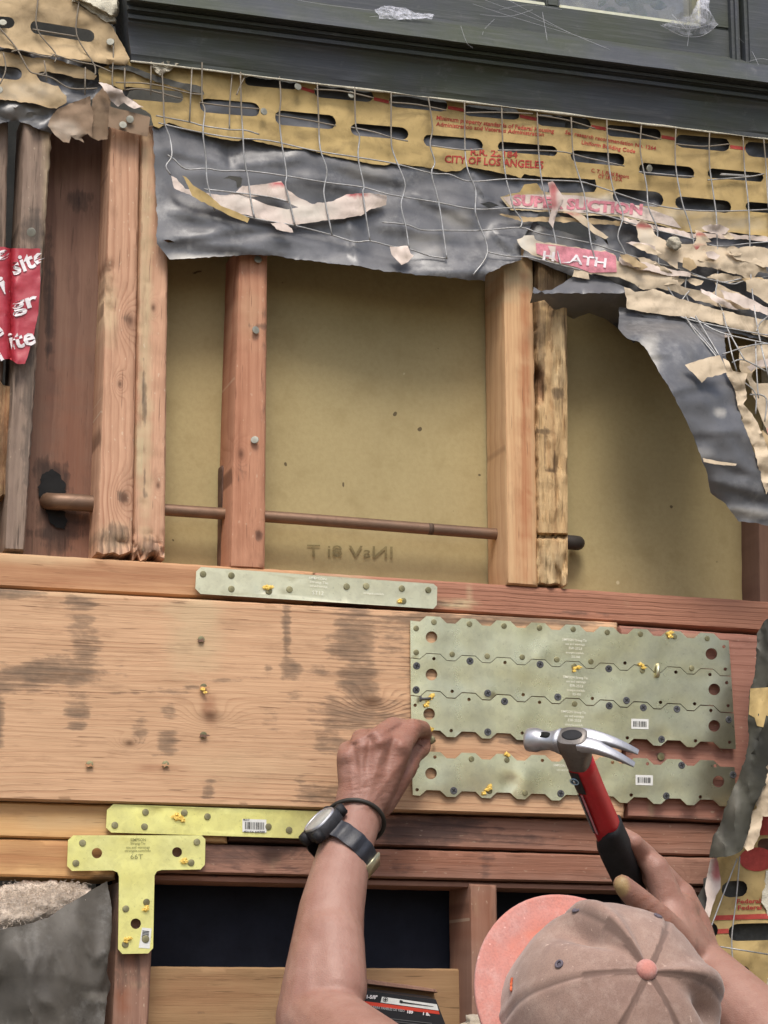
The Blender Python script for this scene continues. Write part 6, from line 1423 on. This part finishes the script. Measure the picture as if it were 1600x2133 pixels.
# face: nose, chin, ears looking up at the plates
FD = CF.copy(); DN = -CAX
B.chain([(HEAD+FD*.070+DN*.06, .014), (HEAD+FD*.092+DN*.075, .010)]); B.chain([(HEAD+FD*.04+DN*.11, .034), (HEAD+FD*.058+DN*.118, .022)])
sx_ = FD.cross(CAX).normalized()
for q in (-1, 1):
    B.cap(HEAD+sx_*.074*q+DN*.06, HEAD+sx_*.076*q+DN*.09, .016, .010, .45, sx_)
    B.cap(HEAD+FD*.066+sx_*.032*q+DN*.05, HEAD+FD*.067+sx_*.032*q+DN*.0502, .010, .010)
B.chain([(HEAD+FD*.066+sx_*-.022+DN*.098, .007), (HEAD+FD*.066+sx_*.022+DN*.098, .007)])
V, F = B.mesh(.0027, 5, .5)
C = []
V2 = []
for v in V:
    x, y = unproj(v); c = [0, 0, 0, 1]
    if y < 1720 and x < 930 and v.z > 1.3:
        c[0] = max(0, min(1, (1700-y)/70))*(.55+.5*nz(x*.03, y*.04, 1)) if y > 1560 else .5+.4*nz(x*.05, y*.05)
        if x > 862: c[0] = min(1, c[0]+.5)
        if v.y < -.06:
            up_ = 0.0
            for (kx, ky, kr_, ka) in ((722, 1570, 17, .0030), (752, 1546, 18, .0034), (793, 1538, 19, .0038), (842, 1546, 20, .0036), (826, 1512, 12, .0018), (866, 1512, 12, .0018)):
                up_ += ka*math.exp(-((x-kx)**2+(y-ky)**2)/kr_**2)
            for (ax_, ay, bx_2, by, w_, am) in ((742, 1600, 737, 1556, 7, -.0028), (764, 1600, 772, 1540, 7, -.0032), (800, 1600, 818, 1545, 8, -.0030), (772, 1545, 838, 1512, 5, -.0036), (738, 1552, 792, 1524, 5, -.0030),
                    (842, 1610, 880, 1548, 7, -.0040), (756, 1680, 752, 1580, 5, .0010), (762, 1680, 790, 1575, 5, .0012), (768, 1680, 832, 1590, 6, .0012), (735, 1650, 728, 1600, 5, .0009),
                    (740, 1640, 800, 1600, 4, .0009), (700, 1960, 715, 1830, 5, .0010), (660, 2050, 700, 1930, 6, .0012)):
                dx_, dy_ = bx_2-ax_, by-ay; t9 = max(0, min(1, ((x-ax_)*dx_+(y-ay)*dy_)/(dx_*dx_+dy_*dy_)))
                up_ += am*math.exp(-(((x-ax_-t9*dx_)**2+(y-ay-t9*dy_)**2)/w_**2))
            v = v-FW*up_
        # creases across the back of the wrist
        v = v+FW*(.0006*math.sin((y+x*.22)*.55+2*n1(x*.05, y*.05)) * max(0, min(1, (1700-y)/25))*max(0, min(1, (y-1590)/40)))
    dx, dy = x-1294, y-1846
    if dx*dx/18**2+dy*dy/24**2 < 1.3 and v.y < -.2: c[1] = max(0, min(1, 1.6-1.3*(dx*dx/18**2+dy*dy/24**2)))*.75
    if 1320 < x < 1400 and 1862 < y < 1960 and v.y < -.19: c[0] = .35+.5*max(0, math.sin((x*.55+y*.75)*.30))
    if 1380 < x < 1480 and 1830 < y < 1990: c[0] = max(c[0], .25+.3*nz(x*.03, y*.03, 6))
    V2.append(v); C.append([max(0, min(1, q)) for q in c])
wk = empty('person', Vector((CH.x, CH.y, 0)), 'person in a faded pink cap seen from behind, arms raised to nail the plates', 'person')
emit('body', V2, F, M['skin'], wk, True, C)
# clothes below the frame
S = Body()
S.chain([(CH+Vector((0, 0, .055)), .095), (CH+Vector((0, 0, .02)), .11)])
for sx in (-.06, .06): S.chain([(CH+Vector((sx, 0, 0)), .130), (CH.lerp(PEL, .5)+Vector((sx, 0, 0)), .118), (PEL+Vector((sx, 0, .0)), .122)])
S.chain([(SHL+Vector((0, -.02, -.03)), .066), (CH+Vector((-.06, 0, .0)), .115)]); S.chain([(SHR+Vector((0, 0, -.03)), .066), (CH+Vector((.06, 0, .0)), .115)])
v_, f_ = S.mesh(.008, 4); emit('shirt', v_, f_, M['shirt'], wk)
S = Body()
for sx in (-1, 1):
    hip = PEL+Vector((.09*sx, 0, -.06)); kn = Vector((hip.x+.05*sx, hip.y+.04, .48)); an = Vector((kn.x+.02*sx, kn.y-.04, .09))
    S.chain([(hip, .102), (kn, .075), (an+Vector((0, 0, .03)), .066)])
S.chain([(PEL+Vector((-.06, 0, -.02)), .118), (PEL+Vector((.06, 0, -.02)), .118)])
v_, f_ = S.mesh(.008, 4); emit('trousers', v_, f_, M['trousers'], wk)
S = Body()
for sx in (-1, 1):
    hip = PEL+Vector((.09*sx, 0, -.04)); kn = Vector((hip.x+.05*sx, hip.y+.04, .48)); an = Vector((kn.x+.02*sx, kn.y-.04, .09))
    S.chain([(an+Vector((0, 0, .02)), .052), (an+Vector((0, -.025, -.04)), .050)]); S.chain([(an+Vector((0, -.025, -.045)), .046), (an+Vector((.02*sx, .16, -.052)), .040)])
v_, f_ = S.mesh(.008, 4); emit('shoes', v_, f_, M['black_rubber'], wk)

# ---- wristwatch and band
AX = (P(743, 1705, -.105)-P(690, 1900, -.155)).normalized()
WC = P(713, 1768, -.122)
tl_ = (AX + RT*-.42*.6 + FW*.1).normalized()
wb = empty('wristwatch', WC, None, None); wb.parent = wk; wb.location = WC-wl(wk); WL[wb.name] = WC
def ringpts(c, ax, r0, r1, u0, n=64):
    u = (u0-ax*u0.dot(ax)).normalized(); v = ax.cross(u); return [(c+u*math.cos(2*math.pi*k/n)*r0+v*math.sin(2*math.pi*k/n)*r1, u*math.cos(2*math.pi*k/n)*r1/r0+v*math.sin(2*math.pi*k/n)) for k in range(n)], u, v
BAX = (AX*1.0 + RT*.46).normalized()   # the watch sits askew on the wrist
rp, bu, bv = ringpts(WC, BAX, .0345, .0300, RT)
V = []; F = []; n = len(rp)
for k, (p, d) in enumerate(rp):
    d = d.normalized(); g = .0008*(1 if math.sin(k*1.45) > .1 else -.9) if 30 < (k*360/n) % 360 < 170 or 190 < (k*360/n) < 330 else 0
    hw = .0104+.0036*max(0, -math.cos(2*math.pi*k/n))**2; th = .0024+g
    for (w, o) in ((-hw, 0), (-hw, th*.7), (-hw*.8, th), (hw*.8, th), (hw, th*.7), (hw, 0)): V.append(p+BAX*w+d*o)
for k in range(n):
    for q in range(5): F.append((k*6+q, k*6+q+1, ((k+1) % n)*6+q+1, ((k+1) % n)*6+q))
autosmooth(emit('strap', V, F, plain('watch_strap', (.022, .024, .032), .45, 0, .5, 90, .25, .5), wb), 35)
FCX = (-bu*.82 - (FW-BAX*FW.dot(BAX)).normalized()*.60).normalized()   # the dial looks out to the left
fc = WC+FCX*.0335; fx = BAX; fy = FCX.cross(fx).normalized()
b = MB(); loft(b, [rr(lambda u, v, h=h: fc+fx*u+fy*v+FCX*h, .0195*s, .0180*s, 3.4, 24) for h, s in ((-.010, .80), (-.006, .98), (.002, 1.0), (.005, .93))])
autosmooth(b.emit('case', plain('watch_case', (.03, .03, .034), .5, 0, .5, 120, .4, .4), wb), 40)
b = MB(); loft(b, [rr(lambda u, v, h=h: fc+fx*u+fy*v+FCX*h, .0172*s, .0158*s, 2.6, 28) for h, s in ((.004, 1.02), (.0066, 1.0), (.0072, .94), (.0066, .88), (.0062, .86))], 0, False); b.emit('bezel', M['steel'], wb)
b = MB(); loft(b, [rr(lambda u, v, h=h: fc+fx*u+fy*v+FCX*h, .0152*s, .0139*s, 2.6, 28) for h, s in ((.0058, 1.0), (.0064, .96))]); b.emit('dial', plain('watch_dial', (.35, .36, .33), .25, 0, .3, 80, .05, .6), wb)
for (u, v) in ((.019, .011), (.019, -.011), (-.019, .011), (-.019, -.011)):
    b = MB(); b.box(fc+fx*u+fy*v-FCX*.001, (.005, .0045, .006), (fx, fy, FCX), 0, .0012); b.emit('lug', M['black_rubber'], wb)
b = MB(); bc_ = WC+bu*.0372; b.box(bc_, (.0015, .0105, .0115), (bu, BAX.cross(bu).normalized(), BAX), 0, .0008); b.emit('buckle', M['strap_metal'], wb)
# black cord round the wrist
c0 = P(739, 1712, -.108); cax = (AX*.90+RT*-.10+FW*.40).normalized(); cp_, _, _ = ringpts(c0, cax, .0300, .0285, RT, 48)
b = MB(); pts = [p for p, _ in cp_]; b.tube(pts+[pts[0]], .0023, 8, 0, False); b.emit('wristband', plain('rubber_band', (.03, .027, .022), .5), wk)

# ---- the cap
CSX = CAX.cross(CF).normalized()   # CSX: sideways
R0 = 203*mpp(-.46); HT = R0*1.02
cp0 = empty('cap', CC-CAX*.05, None, None); cp0.parent = wk; cp0.location = CC-CAX*.05-wl(wk); WL[cp0.name] = CC-CAX*.05
def crown(th, ph):
    """th: 0 at the button, 1 at the rim; ph: angle from the front, + towards CSX"""
    a = th*math.pi/2
    r = R0*math.sin(a)**.92*(1.0+.06*abs(math.cos(ph))); h = HT*math.cos(a)**.95
    # soft folds: seams pulled in, front panel dented beside its seam
    seam = min(abs((ph-math.radians(s)+math.pi) % (2*math.pi)-math.pi) for s in (0, 60, 120, 180, 240, 300))
    wv = math.sin(math.pi*min(1, th*1.15))
    dr = (-.0013*math.exp(-(seam/.03)**2)+.0010*math.exp(-((seam-.08)/.045)**2))*(1-math.exp(-(th/.25)**2))
    def angd(s): return (ph-math.radians(s)+math.pi) % (2*math.pi)-math.pi
    q = angd(SG*14); dr += -.0200*math.exp(-(q/.20)**2)*wv*math.exp(-((th-.52)/.30)**2)
    q = angd(-SG*6); dr += .0105*math.exp(-(q/.17)**2)*wv
    q = angd(-SG*136); dr += -.0200*math.exp(-(q/.20)**2)*wv*math.exp(-((th-.58)/.28)**2)
    q = angd(-SG*112); dr += .0095*math.exp(-(q/.17)**2)*wv
    dr += .0018*nz(math.cos(ph)*2.2+th*2, math.sin(ph)*2.2, th*3, 3)*th
    d = (CF*math.cos(ph)+CSX*math.sin(ph))
    nrm = (d*math.sin(a)+CAX*math.cos(a)).normalized()
    return CC+d*r+CAX*h+nrm*dr, nrm
SG = 1.0 if CSX.dot(RT*-.6-UP*.8) > 0 else -1.0       # side of the front seam that lies to the lower left in the photo
V = []; F = []; C = []; nt_, np_ = 44, 144
for i in range(nt_+1):
    th = max(.012, i/nt_)
    for k in range(np_):
        ph = 2*math.pi*k/np_; p, nrm = crown(th, ph); V.append(p)
        seam = min(abs((ph-math.radians(s)+math.pi) % (2*math.pi)-math.pi) for s in (0, 60, 120, 180, 240, 300))*max(.05, th)
        C.append((0, .8 if seam < .016 else 0, 0, 1))
for k in range(np_):                                     # lower band down to the ears
    p, _ = crown(1.0, 2*math.pi*k/np_); V.append(p-CAX*.045); C.append((0, 0, 0, 1))
for i in range(nt_+1):
    for k in range(np_): F.append((i*np_+k, (i+1)*np_+k, (i+1)*np_+(k+1) % np_, i*np_+(k+1) % np_))
F.append(tuple(range(np_)))
cr = emit('crown', V, F, M['cap'], cp0, True, C)
# brim: curved tongue in front
V = []; F = []; C = []; nu, nv = 40, 14
for side in (0, 1):
    for i in range(nu+1):
        u = -1+2*i/nu; ph = u*math.radians(78)
        base = CC+(CF*math.cos(ph)+CSX*math.sin(ph))*R0*(1+.06*abs(math.cos(ph)))-CAX*.034
        for j in range(nv+1):
            v = j/nv; ext = .041*max(0, math.cos(u*math.pi/2))**.85
            side_d = CSX*(u*.010)*v
            p = base-(CF*math.cos(ph)+CSX*math.sin(ph))*(.010*abs(u)**6)+(CF*(.45+.55*math.cos(ph))+CSX*.55*math.sin(ph))*(ext*v-.004)+side_d-CAX*(.016*u*u*v - .004*v) + CAX*(.0008*nz(u*3, v*3, 2))
            V.append(p-CAX*.0035*side); C.append((.9*math.exp(-(((u*SG-.05)/.22)**2+((v-.25)/.22)**2))*(.5+.7*nz(u*6, v*6, 2)) if 0 < v < 1 else 0, 0, 0, 1))
n = (nu+1)*(nv+1)
for i in range(nu):
    for j in range(nv):
        a = i*(nv+1)+j; q = (a, a+1, a+nv+2, a+nv+1); F.append(q); F.append(tuple(n+x for x in reversed(q)))
for i in range(nu): a = i*(nv+1)+nv; F.append((a, n+a, n+a+nv+1, a+nv+1))
C = [tuple(max(0, min(1, q)) for q in c) for c in C]
emit('brim', V, F, M['brim'], cp0, True, C)
b = MB(); bp0, bn0 = crown(.012, 0); b.lathe(bp0-CAX*.003, CAX, [(0, .0085), (.002, .0092), (.005, .0088), (.008, .0066), (.0095, .003)], 22); b.emit('button', M['brim'], cp0)
def on_cap(px, py):
    best = None
    for i in range(4, nt_+1):
        for k in range(np_):
            p, nrm = crown(i/nt_, 2*math.pi*k/np_)
            if nrm.dot(FW) > 0: continue
            x, y = unproj(p); d = (x-px)**2+(y-py)**2
            if best is None or d < best[0]: best = (d, p, nrm)
    return best[1], best[2]
for (x, y) in ((1201, 1898), (1166, 2010), (1372, 1908)):
    p, nrm = on_cap(x, y); b = MB(); u = nrm.cross(Vector((0, 0, 1))).normalized(); w = nrm.cross(u)
    cpt = [p+nrm*.0006+(u*math.cos(k*math.pi/8)+w*math.sin(k*math.pi/8))*.0030 for k in range(16)]
    b.tube(cpt+[cpt[0]], .0012, 6, 0, False); b.lathe(p-nrm*.0006, nrm, [(0, .0024), (.0008, .0024)], 12); b.emit('eyelet', M['dark_thread'], cp0)
# orange stitched mark on the side of the cap
zz = [((1050, 2036), (1066, 2034)), ((1065, 2036), (1050, 2051)), ((1051, 2050), (1062, 2053)), ((1062, 2040), (1060, 2056)), ((1049, 2060), (1062, 2062))]
b = MB()
for (a, c) in zz:
    pa, na = on_cap(*a); pc, nc = on_cap(*c); b.tube([pa+na*.0008, (pa+pc)/2+(na+nc)*.0006, pc+nc*.0008], .0011, 6)
b.emit('stitched_mark', M['thread'], cp0)
# nail pinched between finger and thumb
b = MB(); p1 = P(897, 1541, -.040); p2 = P(905, 1543, -.0145); b.tube([p1, p2], .0018, 8); b.lathe(p1, (p1-p2), [(-.001, .0018), (0, .0050), (.0015, .0050), (.0018, .002)], 14)
tag(b.emit('nail', M['nail']), 'nail held upright between finger and thumb at the plate edge', 'nail')
tag(crumb(None, 892, 1519, -.046, .9, 3), 'yellow plastic bit stuck on the fingertip', 'plastic bit')

# =================================================================== garden behind the camera, mirrored in the panes and the metal
def tree(name, x, y, h, r, seed, label):
    t = empty(name, (x, y, 0), label, 'tree', 'garden trees facing the house wall')
    rnd = random.Random(seed); b = MB()
    b.tube(spline([(x, y, 0), (x+.08, y, h*.3), (x-.05, y+.1, h*.55), (x, y, h*.8)], 4), [.14-.1*i/12 for i in range(13)], 8)
    for k in range(6):
        a = k*1.05; b.tube([(x, y, h*(.35+.06*k)), (x+r*.4*math.cos(a), y+r*.4*math.sin(a), h*(.5+.06*k)), (x+r*.75*math.cos(a), y+r*.75*math.sin(a), h*(.6+.06*k))], [.06, .04, .015], 6)
    b.emit('trunk', M['stud_grey'], t)
    V = []; F = []; cl = [(rnd.gauss(0, .42), rnd.gauss(0, .42), rnd.gauss(0, .36)) for _ in range(60)]
    for k in range(5200):
        c = cl[k % 60]; px, py, pz_ = (c[i]+rnd.gauss(0, .13) for i in range(3))
        p = Vector((x+px*r, y+py*r, h*.66+pz_*r*1.15)); s = rnd.uniform(.05, .11)
        u = Vector((rnd.gauss(0, 1), rnd.gauss(0, 1), rnd.gauss(0, .6))).normalized(); w = u.cross(Vector((rnd.gauss(0, 1), rnd.gauss(0, 1), rnd.gauss(0, 1)))).normalized()
        n = len(V); V += [p-u*s, p+w*s*.5, p+u*s, p-w*s*.5]; F.append((n, n+1, n+2, n+3))
    emit('crown', V, F, M['leaf'], t, False)
tree('garden_tree', 3.95, -4.5, 5.2, 2.3, 1, 'leafy garden tree behind the viewer, mirrored in the window pane')
tree('garden_tree', 6.2, -1.9, 4.6, 2.0, 2, 'second leafy garden tree farther along the house wall, out to the right')
